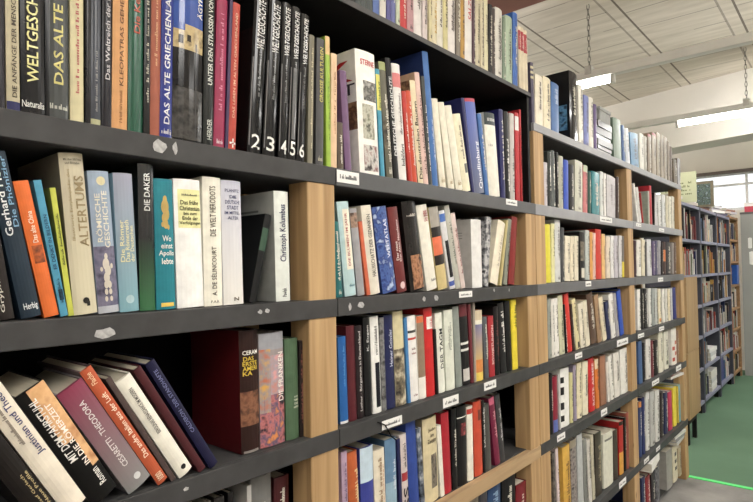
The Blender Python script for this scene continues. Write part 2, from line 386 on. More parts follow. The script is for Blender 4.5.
# ---- nearest bay, upper shelf
w = 'on upper shelf, nearest bay'; g = 'books on the upper shelf of the nearest bay'
GL = .22
row('A1', 'A', w, g, [
 (-13, 6, -14, -40, (40, 32, 42), {'t': [], 'g': GL, 'd': 'near black book with glossy jacket, leftmost'}),
 (7.5, 21, 5, -55, (188, 178, 146), {'n': [(0, .065, (38, 40, 92))], 't': [('DIE ANFÄNGE DER MENSCHHEIT', (70, 60, 50), .3, .75, .09, .82)], 'd': 'cream book with navy band at the foot'}),
 (22.5, 46.5, 20.5, -60, K, {'g': GL, 't': [('WELTGESCHICHTE', (226, 222, 150), .22, .7, .19, .95), ('Naturalis', (215, 215, 210), .02, .95, .045, .085, 'h')], 'd': 'black book with fat pale yellow capitals up its spine'}),
 (47, 70.5, 46, -62, (66, 70, 70), {'g': GL, 'n': [], 't': [('DAS ALTE ROM', (205, 196, 118), .3, .72, .2, .9), (None, (190, 190, 180), .15, .9, .06, .09, 'h')], 'r': [((30, 30, 32), 0, .14, 0, 1)], 'd': 'charcoal book with large yellow serif capitals'}),
 (71, 84.5, 70.5, -45, (206, 197, 154), {'t': [(None, (180, 90, 90), .35, .6, .18, .9)], 'd': 'pale cream book with thin red script'}),
 (85.5, 91, 85.5, -35, K, {'g': GL, 't': [], 'd': 'plain narrow black book right of the pale cream one'}),
 (91.3, 101, 92, -25, (62, 66, 76), {'g': GL, 'n': [(0, .05, (170, 170, 130))], 't': [(None, (150, 150, 150), .4, .6, .1, .5)], 'd': 'dark slate book with pale patch at its foot'}),
 (102, 112, 103, -35, (34, 32, 42), {'g': GL, 't': [('Das Weltreich der Perser', (190, 185, 190), .3, .75, .3, .95)], 'd': 'dark violet-black book with pale lettering'}),
 (112.3, 128, 114, -32, (214, 154, 96), {'t': [('KLEOPATRAS GEHEIMNIS', (110, 70, 40), .4, .66, .28, .97), (None, (150, 95, 50), .4, .6, .05, .25)], 'd': 'light orange book with brown capitals'}),
 (128.5, 143.5, 130, -30, (36, 86, 66), {'g': GL, 't': [('Die Kelten', (190, 90, 70), .3, .7, .62, .95)], 'd': 'green book with reddish lettering'}),
 (143.8, 150, 145, -30, (24, 24, 24), {'g': GL, 't': [(None, (170, 165, 150), .3, .7, .2, .9)], 'd': 'narrow black book between green and rust ones'}),
 (150.2, 160, 152.5, -30, (160, 82, 58), {'t': [(None, (205, 150, 110), .3, .6, .4, .95)], 'd': 'rust brown book with faint lettering'}),
 (160.3, 172.3, 163, -28, (36, 50, 138), {'g': GL, 't': [('DAS ALTE GRIECHENLAND', (214, 216, 225), .25, .72, .09, .95), (None, (200, 200, 210), .1, .9, .03, .06, 'h')], 'd': 'royal blue book with white serif capitals'}),
 (172.8, 203, 175, -30, K, {'g': .15, 'n': [(.55, .70, ((150, 130, 92), (190, 168, 120), (90, 76, 56))), (.70, 1, (44, 76, 158))], 'cv': [], 'r': [((52, 42, 34), .15, .3, .58, .63), ((52, 42, 34), .42, .55, .60, .64), ((44, 76, 158), 0, .35, .66, .70), ((70, 70, 72), .72, .76, .02, .6), (((24, 23, 24), (70, 68, 66), (30, 30, 30)), 0, 1, .02, .32)], 't': [('ÄGYPTEN', (225, 225, 220), .76, .96, .76, .99)], 'd': 'thick glossy book with tan temple under blue sky'}),
 (203.5, 214, 206, -25, (44, 48, 46), {'g': GL, 't': [('UNTER DEN STRASSEN VON ROM', (205, 208, 200), .3, .75, .36, .97), ('HERDER', (205, 208, 200), .3, .72, .04, .16)], 'd': 'blackish green book with white capitals beside the temple book'}),
 (214.2, 225, 218, -3, (158, 42, 80), {'t': [(None, (210, 120, 150), .3, .6, .25, .9), (None, (215, 190, 200), .2, .8, .03, .06, 'h')], 'd': 'crimson book with small pale lettering'}),
 (225.3, 228.3, 230.5, 0, (64, 44, 84), {'t': [], 'd': 'very thin purple book beside the crimson one'}),
 (228.6, 236, 233.8, 2.5, (188, 62, 46), {'t': [('DAS LEBEN IM ALTEN GRIECHENLAND', (226, 180, 150), .3, .6, .22, .93), ('+', W, .1, .9, .02, .08, 'h')], 'd': 'vermilion book with a white cross at its foot'}),
 *[(bl, br, tl, yt, (30, 30, 32), {'g': .12, 't': [('WELTGESCHICHTE', (226, 226, 226), .25, .8, .66, .97), (None, (120, 120, 120), .4, .6, .36, .64), (n, (235, 235, 230), .2, .8, .035, .125, 'h')], 'r': [((120, 120, 122), .06, .12, .05, .6)] + ([((105, 105, 106), .3, .75, .14, .6)] if n == '5' else []),  # broad grey patch on volume five is a painted gloss highlight
     'd': 'glossy black volume with white numeral %s at its foot' % n})
   for n, bl, br, tl, yt in (('2', 248, 262, 256, -6), ('3', 263.3, 276.6, 271, -1.5), ('4', 278.5, 287.8, 283.5, 2), ('5', 288, 296.5, 293.5, 6.5), ('6', 297.3, 306, 303, 14))],
 (306.4, 312.5, 308.2, 34, (122, 117, 98), {'t': [(None, (205, 195, 160), .35, .65, .1, .9)], 'd': 'khaki book just right of the black numbered volumes'}),
 (316.5, 325, 318.2, 38, (72, 72, 74), {'t': [('GROSSE KULTUREN', (206, 196, 96), .3, .75, .5, .93), (None, (180, 175, 150), .2, .8, .04, .08, 'h')], 'd': 'dark grey book with yellow capitals near the white label'}),
 (325.3, 331, 323.5, 35, (152, 188, 60), {'n': [(.86, 1, (222, 184, 122))], 't': [(None, (100, 130, 40), .4, .65, .2, .7)], 'd': 'lime green book with tan top'}),
 (331.3, 337.5, 331.5, 53, (224, 188, 150), {'t': [(None, (170, 120, 90), .35, .6, .3, .85)], 'd': 'peach book beside the lime green one'}),
], bay=1)
# ---- second bay, second shelf down (the shelf with the white printed label)
w = 'on second shelf, second bay'; g = 'books on the second shelf of the second bay'
row('A2', 'A', w, g, [
 (338.5, 344.5, 337.5, 122, (88, 74, 60), {}),
 (346, 352.5, 340.2, 70, (112, 80, 118), {'c': (118, 86, 124), 't': [], 'd': 'purple book half hidden behind the big white one'}),
 (361, 381, 355.5, 48, W, {'c': W, 'b': .004, 't': [('STERNE', (200, 50, 60), .2, .92, .885, .93, 'h')],
    'r': [(((150, 148, 140), (70, 68, 64), (205, 202, 196)), .3, .98, .60, .76), (((110, 110, 90), (190, 188, 170), (60, 60, 50)), .22, .8, .29, .57), (((120, 60, 60), (200, 196, 190), (60, 50, 50)), .2, .95, .03, .24)],
    'cv': [(((150, 105, 70), (90, 60, 45), (180, 140, 100)), .0, .42, .36, .58)], 'ct': [('K', (196, 40, 44), .05, .6, .75, .92), ('EIT', (70, 70, 74), .02, .46, .64, .73)], 'd': 'big white book with red letters and pictures down its spine'}),
 (382, 387, 376.5, 69, (62, 148, 178), {'n': [(.62, .95, (212, 208, 96))], 't': [(None, (60, 90, 60), .3, .7, .64, .9)], 'd': 'thin turquoise book with yellow upper spine'}),
 (387.3, 394.5, 378.5, 61, (96, 94, 78), {'n': [(.93, 1, (150, 160, 100)), (.25, .5, ((40, 38, 36), (120, 110, 90)))], 'c': (80, 80, 66), 'd': 'olive grey book with lime top edge'}),
 (394.8, 400, 385.5, 57.5, (32, 32, 34), {'t': [('DEUTSCHE GESCHICHTE', (225, 225, 225), .25, .85, .2, .85)], 'd': 'black book with white capitals left of a pale grey one'}),
 (400.3, 409, 392.8, 63, (222, 220, 216), {'n': [(.80, .92, (214, 120, 120))], 't': [('bebildert', (50, 45, 50), .3, .75, .13, .32), (None, (110, 100, 100), .35, .65, .4, .75)], 'd': 'off-white book with a red patch near its top'}),
 (409.3, 413.3, 402, 91, (188, 48, 38), {}),
 (413.6, 418.6, 406.5, 90.5, (206, 72, 44), {'cn': 'red'}),
 (418.9, 424.3, 410, 80, (222, 206, 170), {'t': [('Die deutschen Bauern', (60, 40, 36), .2, .8, .05, .8)], 'c': ((150, 110, 76), (90, 62, 48), (190, 150, 104))}),
 (424.6, 429.5, 415, 72, (216, 182, 172), {'t': [(None, (120, 80, 80), .3, .7, .1, .8)], 'c': (206, 170, 140)}),
 (429.8, 433.6, 421.5, 76, (58, 62, 60), {}),
 (433.9, 440.5, 423, 51, (62, 110, 178), {'c': (40, 58, 112), 't': [(None, (190, 205, 225), .4, .7, .2, .5)], 'd': 'tall blue book leaning left, its dark cover showing'}),
 (441.5, 449.3, 433, 98.5, (224, 218, 198), {'t': [(None, (170, 150, 110), .2, .8, .06, .12, 'h')]}),
 (449.6, 456.8, 438.5, 102, (226, 220, 200), {'t': [(None, (170, 150, 110), .2, .8, .06, .12, 'h')]}),
 (457.1, 464.2, 445, 105.5, (224, 219, 200), {'t': [(None, (170, 150, 110), .2, .8, .06, .12, 'h')]}),
 (464.5, 472.3, 453.5, 114, (226, 220, 190), {'r': [((84, 84, 80), .45, .9, .24, .36)], 't': [(None, (120, 110, 90), .3, .6, .42, .85)]}),
 (472.8, 475.6, 461.5, 98, (40, 42, 96), {'c': (38, 42, 100), 't': []}),
 (475.9, 486, 465.5, 98, (72, 94, 182), {'G': ((96, 104, 130), (70, 92, 186)), 'n': [(.965, 1, (190, 60, 80))], 't': [('Quedlinburg', (225, 228, 235), .4, .85, .05, .55)], 'c': (44, 52, 118), 'd': 'blue book with red top edge and white lettering'}),
 (486.3, 490.3, 478, 113.6, (62, 106, 170), {}),
 (490.6, 501.4, 484.5, 112, (222, 219, 206), {'n': [(.855, 1, (48, 58, 60))], 't': [(None, (200, 200, 195), .2, .9, .9, .96, 'h'), (None, (150, 146, 136), .15, .5, .6, .64, 'h')], 'd': 'off-white book with a black band at its top'}),
 (502.4, 506.6, 499.5, 109, (36, 38, 98), {}),
 (506.9, 511.3, 504.6, 111, (30, 30, 32), {'t': [(None, W, .3, .7, .1, .7)]}),
 (511.6, 516, 510.4, 113, (190, 186, 182), {'t': [(None, (60, 60, 60), .3, .7, .1, .6)]}),
 (516.3, 522.8, 514.6, 112, (190, 48, 54), {'n': [(.8, .96, (226, 222, 220))], 't': [], 'd': 'red book with white upper spine'}),
 (523.1, 528.2, 520.6, 110, (182, 42, 48), {'t': [(None, (70, 20, 24), .3, .8, .08, .8)], 'd': 'red book with dark lettering, last one'}),
], bay=2)
# ---- black top shelf
w = 'on black top shelf'; g = 'books on the black top shelf'
bk = lambda *a: a
T = [
 (343, 349.3, 0), (349.6, 355.5, 0), (356, 361.5, 1), (361.8, 367.5, 1), (367.8, 373.6, 1), (374, 380.3, 2), (380.8, 386.8, 3), (387.3, 391.5, 4), (391.8, 396.2, 5), (396.6, 400.6, 6),
 (401, 408, 7), (408.3, 414.8, 8), (415.2, 423, 9), (423.3, 428.2, 10), (429.5, 433, 11), (433.3, 438, 12), (438.3, 444, 13), (444.3, 448.8, 14), (449.2, 456.3, 9), (457, 461.3, 15), (461.6, 465.6, 16),
 (466, 473, 17), (473.3, 476, 18), (476.4, 480.8, 19), (481.2, 485, 19), (485.2, 489, 20), (489.6, 492.8, 21), (493, 496, 22), (496.3, 503.2, 23), (503.5, 506.6, 24), (507, 513.6, 25), (514, 519.2, 26), (519.6, 522.6, 27), (522.8, 526, 28), (526.2, 529.6, 29)]
TC = [(52, 54, 58), (64, 74, 74), (84, 112, 182), (222, 218, 206), (92, 90, 156), (104, 110, 170), (196, 206, 178), (204, 48, 52), (192, 142, 148), (228, 222, 218), (220, 206, 204), (214, 204, 160), (224, 214, 180), (226, 222, 206), (216, 206, 148), (134, 124, 110), (196, 150, 66), (230, 226, 222), (86, 60, 72), (214, 204, 172), (226, 220, 180), (44, 40, 42), (70, 60, 58), (218, 214, 206), (122, 142, 120), (172, 192, 166), (52, 102, 188), (222, 208, 178), (222, 208, 178), (222, 208, 178)]
TY = {22: 8, 21: 4, 23: 7, 24: 17, 25: 15, 26: 12, 27: 25, 28: 27, 29: 30, 20: -6, 19: -12, 18: -8}
items = []
for i, (a, b, k) in enumerate(T):
    o = {}
    if k == 17: o = {'t': [('SALZBURG', (190, 60, 70), .3, .75, .45, .9)]}
    if k == 12: o = {'t': [(None, (190, 150, 70), .3, .7, .1, .9)]}
    if k >= 27: o = {'n': [(.62, .93, (168, 46, 56))], 't': [(None, (230, 200, 190), .2, .8, .66, .88)]}
    if k == 21 or k == 22: o = {'t': [(None, (205, 195, 180), .3, .75, .1, .85)]}
    yt = TY.get(k, (a-343)*.155-60+rnd.uniform(-14, 14))
    items.append((a, b, a+(-1.5 if k >= 27 else rnd.uniform(-.8, .3)), yt, tuple(int(v*.93) for v in TC[k]), o))
row('T2', 'T', w, g, items, xs=-.006, bay=2)
# ---- nearest bay, middle shelf
w = 'on middle shelf, nearest bay'; g = 'books on the middle shelf of the nearest bay'
row('B1', 'B', w, g, [
 (0, 20.3, -22, 195, (52, 44, 42), {'t': [('Gryphius', (200, 195, 185), .25, .55, .06, .42)], 'd': 'blackish brown book leaning left, leftmost'}),
 (21, 43.5, -18, 152, (28, 46, 62), {'t': [('Gerhard Herm', (225, 228, 230), .15, .5, .5, .97), ('Die Phönizier', (120, 165, 200), .58, .85, .55, .97), ('Herbig', (225, 228, 230), .2, .9, .04, .09, 'h')], 'd': 'dark blue-green book with white lettering leaning left'}),
 (44.5, 60.3, 12.5, 182, (228, 106, 42), {'t': [('Das alte China', (250, 225, 200), .35, .7, .55, .78)], 'r': [(((60, 40, 34), (190, 90, 40), (40, 30, 28)), .2, .9, .40, .53)], 'c': (190, 84, 34), 'd': 'bright orange book leaning left'}),
 (60.6, 68.3, 33, 181, (74, 152, 186), {'t': [('ER DENKT IN BILDERN', (30, 60, 90), .3, .75, .35, .75), (None, (40, 80, 100), .3, .7, .1, .28)], 'r': [((30, 50, 70), .3, .9, .12, .2)], 'c': (60, 130, 160), 'd': 'sky blue book leaning left beside the orange one'}),
 (68.6, 74.3, 49.5, 188.5, (190, 196, 72), {'c': (120, 124, 50), 't': [(None, (80, 90, 40), .3, .7, .4, .8)], 'd': 'slim yellow-green book leaning left'}),
 (75, 99, 58.5, 150, (202, 192, 164), {'c': (126, 118, 100), 'M': grad((206, 198, 168), (194, 184, 156)), 't': [('ALTERTUMS', (150, 132, 96), .48, .9, .42, .86), ('Illustrierte Enzyklopädie des', (168, 150, 112), .22, .36, .46, .9), ('Mit über 500 Fotos', (90, 84, 74), .15, .9, .952, .967, 'h'), ('und Bildtafeln', (90, 84, 74), .2, .8, .93, .945, 'h')],
     'e': [((40, 38, 36), .52, .085, .14)], 'r': [((40, 38, 36), .54, .68, .05, .08)], 'd': 'thick cream book with large bronze capitals and black emblem'}),
 (99.7, 120.6, 88, 171, (150, 168, 190), {'n': [(.0, .05, (176, 180, 190)), (.05, .47, ((64, 62, 84), (120, 116, 140), (92, 92, 120)))], 'e': [((214, 204, 160), .55, .93, .22)]+[((206, 198, 184), u, v, r_) for u, v, r_ in ((.5, .40, .08), (.48, .345, .16), (.55, .30, .15), (.47, .25, .14), (.42, .20, .10), (.58, .20, .10), (.40, .15, .08), (.60, .15, .08), (.38, .10, .07), (.62, .10, .07), (.75, .33, .07), (.26, .31, .06))],
     't': [('RÖMISCHE', (226, 220, 200), .14, .42, .5, .84), ('GESCHICHTE', (226, 220, 200), .5, .78, .46, .86)], 'd': 'pale blue and grey book with a cream statue'}),
 (121.2, 140.5, 113.5, 173, (132, 168, 186), {'G': ((118, 168, 182), (154, 156, 176)), 't': [('Die Römer', (232, 224, 170), .14, .34, .36, .66), ('Das Römerreich', (232, 224, 170), .38, .6, .36, .66), ('der Deutschen', (232, 224, 170), .64, .86, .36, .62)], 'e': [((170, 200, 206), .5, .09, .22)], 'd': 'bluish grey book with pale yellow lettering'}),
 (141, 157, 138.5, 163.5, (32, 36, 34), {'G': ((44, 104, 62), (30, 32, 34)), 'Gz': .5, 'g': GL, 't': [('DIE DAKER', (220, 222, 220), .3, .68, .68, .94)], 'd': 'black book with white capitals and green foot'}),
 (158, 178, 154.5, 178.6, (26, 126, 142), {'t': [('Wo', W, .32, .8, .52, .565, 'h'), ('einst', W, .25, .88, .465, .505, 'h'), ('Apollo', W, .14, .96, .40, .45, 'h'), ('lebte', W, .27, .9, .345, .39, 'h')], 'e': [((186, 156, 84), u, v, r_) for u, v, r_ in ((.5, .84, .11), (.5, .785, .2), (.56, .73, .17), (.44, .70, .12), (.52, .655, .13), (.66, .63, .07), (.36, .65, .07))], 'r': [((222, 190, 80), .2, .9, .02, .05)], 'd': 'teal book with bold white words and golden figure'}),
 (178.6, 205.3, 173.8, 178.6, (236, 236, 234), {'r': [((228, 226, 160), .12, .98, .62, .92)], 't': [('Das frühe', (50, 50, 40), .2, .88, .80, .835, 'h'), ('Christentum', (50, 50, 40), .17, .93, .755, .79, 'h'), ('bis zum', (50, 50, 40), .3, .8, .72, .745, 'h'), ('Ende der', (50, 50, 40), .25, .85, .68, .71, 'h'), ('Verfolgungen', (50, 50, 40), .15, .95, .64, .672, 'h'), (None, (90, 90, 80), .25, .85, .87, .885, 'h')], 'd': 'white book with pale yellow title panel'}),
 (205.8, 224.6, 203.5, 176.6, (234, 231, 216), {'t': [('DIE WELT HERODOTS', (96, 88, 78), .3, .62, .54, .93), ('A. DE SÉLINCOURT', (96, 88, 78), .3, .62, .08, .46), ('F.A.B.', (120, 110, 96), .3, .75, .025, .045, 'h')], 'd': 'ivory book with thin grey capitals up its spine'}),
 (225, 245, 221.6, 180, (216, 216, 224), {'G': ((226, 224, 218), (196, 198, 216)), 't': [('PLANITZ', (110, 110, 140), .15, .85, .905, .93, 'h'), ('DIE', (60, 64, 110), .35, .7, .855, .88, 'h'), ('DEUTSCHE', (60, 64, 110), .15, .88, .81, .84, 'h'), ('STADT', (60, 64, 110), .22, .8, .765, .795, 'h'), ('IM MITTEL-', (60, 64, 110), .12, .9, .725, .75, 'h'), ('ALTER', (60, 64, 110), .25, .78, .685, .71, 'h'), ('N', (90, 80, 60), .45, .7, .03, .06, 'h')], 'd': 'pale lilac book with blue capitals stacked at the top'}),
 (249.5, 256.3, 265.5, 215.7, (26, 28, 30), {'t': [], 'n': [(.58, .84, (50, 80, 62))], 'c': (22, 24, 26), 'd': 'slim black book slanting to the right'}),
 (277.5, 291.8, 274.8, 191, (222, 228, 222), {'c': (176, 180, 176), 't': [('Christoph Kolumbus', (36, 38, 90), .26, .8, .36, .88), ('Pawlak', (60, 60, 70), .35, .65, .04, .12)], 'cv': [((110, 114, 112), .3, .9, .82, .84), ((110, 114, 112), .3, .8, .78, .795)], 'd': 'white book with bold navy lettering beside the wooden post'}),
], bay=1)
# ---- nearest bay, lower shelf
w = 'on lower shelf, nearest bay'; g = 'books on the lower shelf of the nearest bay'
row('C1', 'C', w, g, [
 (0, 20, -84, 372, (34, 28, 26), {'P': (24, 502), 'w': .052, 't': [('Josef Gerlach', (190, 170, 120), .55, .7, .06, .3), ('Neue Profile', (190, 170, 120), .76, .9, .06, .3)], 'd': 'dark brown book leaning at bottom left corner'}),
 (0, 20, -60, 350, (228, 218, 200), {'P': (54.9, 502), 'w': .047, 't': [('Justinian und Theodora', (52, 56, 110), .5, .86, .40, .93), (None, (130, 120, 110), .2, .38, .5, .8)], 'd': 'cream white book with blue lettering leaning left'}),
 (0, 20, 13.7, 400, (16, 15, 15), {'P': (87.4, 501.4), 'w': .050, 'r': [(((214, 160, 106), (226, 176, 122), (190, 130, 84)), .35, 1, .52, 1), (((214, 160, 106), (226, 176, 122), (190, 130, 84)), .72, 1, .26, .52)], 't': [('MIT DEM FAHRSTUHL', W, .2, .48, .38, .93), ('IN DIE RÖMERZEIT', (245, 235, 225), .5, .74, .30, .85), ('Roman', W, .55, .82, .10, .24)], 'd': 'black and tan book with tall white capitals leaning left'}),
 (0, 20, 56.6, 397, (140, 134, 138), {'P': (133.7, 501.4), 'w': .047, 'G': ((132, 132, 132), (138, 44, 76)), 'b': .004, 't': [('CESARETTI · THEODORA', (222, 214, 214), .38, .6, .22, .86)], 'e': [((205, 205, 205), .6, .09, .14)], 'd': 'grey book fading to crimson at its head, leaning left'}),
 (0, 20, 80.5, 373.9, (190, 84, 50), {'P': (162.8, 491), 'w': .0235, 'c': (92, 74, 80), 't': [('Das andre Italien aus der Luft', (250, 225, 200), .3, .74, .24, .8), ('Flache', (240, 200, 160), .2, .65, .88, .97), ('1000', (245, 220, 190), .2, .8, .03, .09)], 'd': 'orange book with cream lettering leaning left'}),
 (0, 20, 106, 380, (78, 62, 60), {'P': (176, 489), 'w': .0105, 't': [], 'd': 'thin brown book leaning between orange and white ones'}),
 (0, 20, 114.8, 384.8, (232, 228, 214), {'P': (185, 487.7), 'w': .0285, 't': [('BEROLINAS RENAISSANCE IM MODERN', (96, 92, 86), .34, .6, .45, .9)], 'e': [((40, 38, 40), .55, .07, .17)], 'd': 'plain white book with small black emblem leaning left'}),
 (0, 20, 133.7, 371.8, (76, 28, 34), {'P': (200.5, 474), 'w': .0145, 't': [], 'd': 'thin maroon book leaning left'}),
 (0, 20, 145.7, 366, (22, 22, 60), {'P': (212.5, 472.3), 'w': .0185, 't': [('CALDERON · DER STANDHAFTE', (120, 124, 170), .28, .66, .35, .93)], 'd': 'navy book leaning left, last of the slanting ones'}),
 (243, 261.4, 240, 332, (58, 30, 26), {'c': (90, 20, 24), 'x': -.024, 'r': [(((84, 46, 34), (140, 92, 66), (60, 32, 26)), 0, 1, .22, .5), ((140, 132, 128), .1, .9, 0, .02)], 't': [('CERAM', W, .12, .95, .80, .835, 'h'), ('DAS', (222, 190, 60), .15, .7, .75, .785, 'h'), ('ERSTE', (222, 190, 60), .12, .9, .71, .745, 'h'), ('AMERI', (222, 190, 60), .12, .9, .67, .705, 'h'), ('KA', (222, 190, 60), .12, .6, .63, .665, 'h')], 'd': 'thick dark red book with yellow capitals, upright'}),
 (262, 286.6, 259.8, 335, (150, 140, 140), {'x': -.024, 'n': [(.85, 1, (150, 152, 160))], 'r': [(((214, 160, 70), (150, 140, 140), (196, 110, 80)), 0, .4, .3, .86), (((40, 36, 50), (190, 110, 110), (90, 80, 110), (214, 130, 70)), 0, 1, 0, .45), (((220, 150, 150), (160, 150, 160), (196, 130, 120)), .35, 1, .45, .8)], 't': [('DIE FRANKEN', (236, 228, 220), .72, .95, .38, .82)], 'd': 'book with colourful painted figures and white capitals'}),
 (288.5, 303.8, 286.5, 340, (76, 104, 76), {'x': -.024, 't': [('DER', (220, 224, 205), .55, .9, .41, .425, 'h'), ('TEMPEL', (220, 224, 205), .5, .95, .375, .395, 'h'), ('DES', (220, 224, 205), .55, .9, .34, .36, 'h'), ('HERRN', (220, 224, 205), .5, .95, .305, .325, 'h')], 'd': 'plain green book with small white lines'}),
 (304.2, 307.4, 303, 341, (50, 38, 38), {'x': -.024, 't': [(None, (150, 90, 80), .3, .8, .1, .9)], 'd': 'very thin dark book beside the green one'}),
], xs=-.006, bay=1)
w = 'below the lower shelf, nearest bay'; g = 'books below the lower shelf of the nearest bay'
row('D1', 'D', w, g, [(170, 186, 170, 520, (40, 38, 38)), (188, 200, 188, 512, (150, 142, 122)), (202, 214, 200, 506, (120, 116, 104)), (216, 226, 215, 500, (58, 56, 54)),
 (228, 233, 228, 494, K, {}), (248, 252.5, 247, 487, (170, 168, 164)), (253.5, 274, 252, 480, (112, 112, 110), {'x': -.04}), (275, 290, 275, 480, (74, 26, 30), {'x': -.05})], bay=1)
# ---- second bay, third shelf
w = 'on third shelf, second bay'; g = 'books on the third shelf of the second bay'
row('B2', 'B', w, g, [
 (337.6, 345, 333.5, 222, (30, 108, 110), {}),
 (346.3, 358.5, 337.5, 202, (176, 206, 210), {'r': [((232, 226, 206), .3, .95, .28, .92)], 't': [('DIE BLUMEN IM JAHR', (170, 90, 90), .42, .7, .32, .88), (None, (60, 110, 130), .3, .9, .1, .13, 'h')], 'c': (110, 150, 160), 'd': 'pale blue book with cream panel and pinkish letters'}),
 (359, 367, 350.5, 209, (152, 152, 156), {'c': (142, 142, 146), 'n': [(.78, .95, ((110, 84, 70), (160, 130, 110), (80, 64, 56)))], 't': []}),
 (367.3, 371, 358.5, 222, (206, 96, 62), {'t': []}),
 (371.8, 381.8, 362, 206, (222, 216, 200), {'t': [('HAUSSCHATZ DER GEDANKEN', (90, 86, 80), .3, .66, .2, .9)], 'd': 'cream book with grey capitals up its spine'}),
 (384.5, 398.6, 373, 208, ((30, 50, 120), (70, 100, 170), (40, 60, 130), (170, 190, 220)), {'t': [('WELTATLAS', (226, 232, 245), .55, .8, .4, .85)], 'c': (40, 60, 120), 'd': 'blue book printed with clouds and light'}),
 (399, 408.6, 388.6, 208, (112, 42, 42), {'t': [('Der neue', (236, 220, 214), .2, .44, .38, .6), ('Der Atem Napoleons', (236, 220, 214), .5, .76, .36, .85)], 'e': [((220, 190, 190), .5, .08, .24)], 'd': 'maroon book with white lettering'}),
 (412.3, 427.6, 402.6, 200, (36, 30, 28), {'r': [(((60, 40, 30), (176, 120, 84), (110, 70, 48)), .2, 1, .02, .4)], 'n': [], 't': [(None, (200, 190, 180), .2, .8, .83, .86, 'h')], 'g': .25, 'd': 'black-brown book with a tan picture at its foot'}),
 (428.2, 438.6, 417, 206, (226, 222, 208), {'t': [('BIBEL', (170, 50, 50), .45, .9, .86, .93, 'h'), ('UND', (170, 50, 50), .45, .85, .80, .85, 'h'), (None, (90, 90, 90), .4, .9, .1, .13, 'h')], 'd': 'white book with red words near its top'}),
 (440, 450, 430, 208, (200, 180, 122), {'n': [(.30, .42, (56, 48, 42)), (.42, .64, (224, 108, 70)), (.64, .76, (50, 46, 44)), (.76, 1, (160, 154, 144))], 't': [], 'd': 'book banded grey, black, orange and tan'}),
 (451, 456.6, 439.6, 211.5, (212, 212, 214), {'n': [(.86, .96, (70, 110, 190)), (.04, .1, (70, 90, 170))], 'r': [((30, 30, 36), .2, .8, .15, .62)], 't': [], 'd': 'white book with black stripe and blue marks'}),
 (457, 462, 445, 206, (186, 186, 174), {'t': [(None, (110, 110, 100), .3, .7, .3, .8)]}),
 (462.3, 466.6, 451.4, 214, (214, 196, 190), {'t': [(None, (150, 90, 90), .3, .7, .2, .8)]}),
 (473.7, 483.8, 472, 219.4, (222, 222, 220), {'c': (186, 186, 182), 'cv': [((120, 120, 118), .2, .9, .80, .81), ((120, 120, 118), .2, .9, .76, .77), ((120, 120, 118), .2, .9, .72, .73), ((120, 120, 118), .3, .9, .68, .69)], 't': [], 'd': 'plain white book with text printed on its cover'}),
 (484.5, 489.5, 487.8, 218, ((50, 50, 56), (110, 112, 116), (190, 190, 192), (60, 60, 64)), {'g': .15, 'd': 'glossy dark picture book leaning right'}),
 (490, 498.8, 498.5, 224, (228, 220, 198), {'t': [(None, (170, 160, 140), .4, .7, .3, .8)], 'd': 'cream book leaning right'}),
 (499.3, 502, 506.2, 221, (190, 176, 120), {'t': []}),
 (503, 507.8, 507.5, 220, (132, 136, 122), {}),
 (509, 515.4, 512.2, 218, (134, 36, 36), {'t': [], 'd': 'plain dark red book against the wooden post'}),
], bay=2)
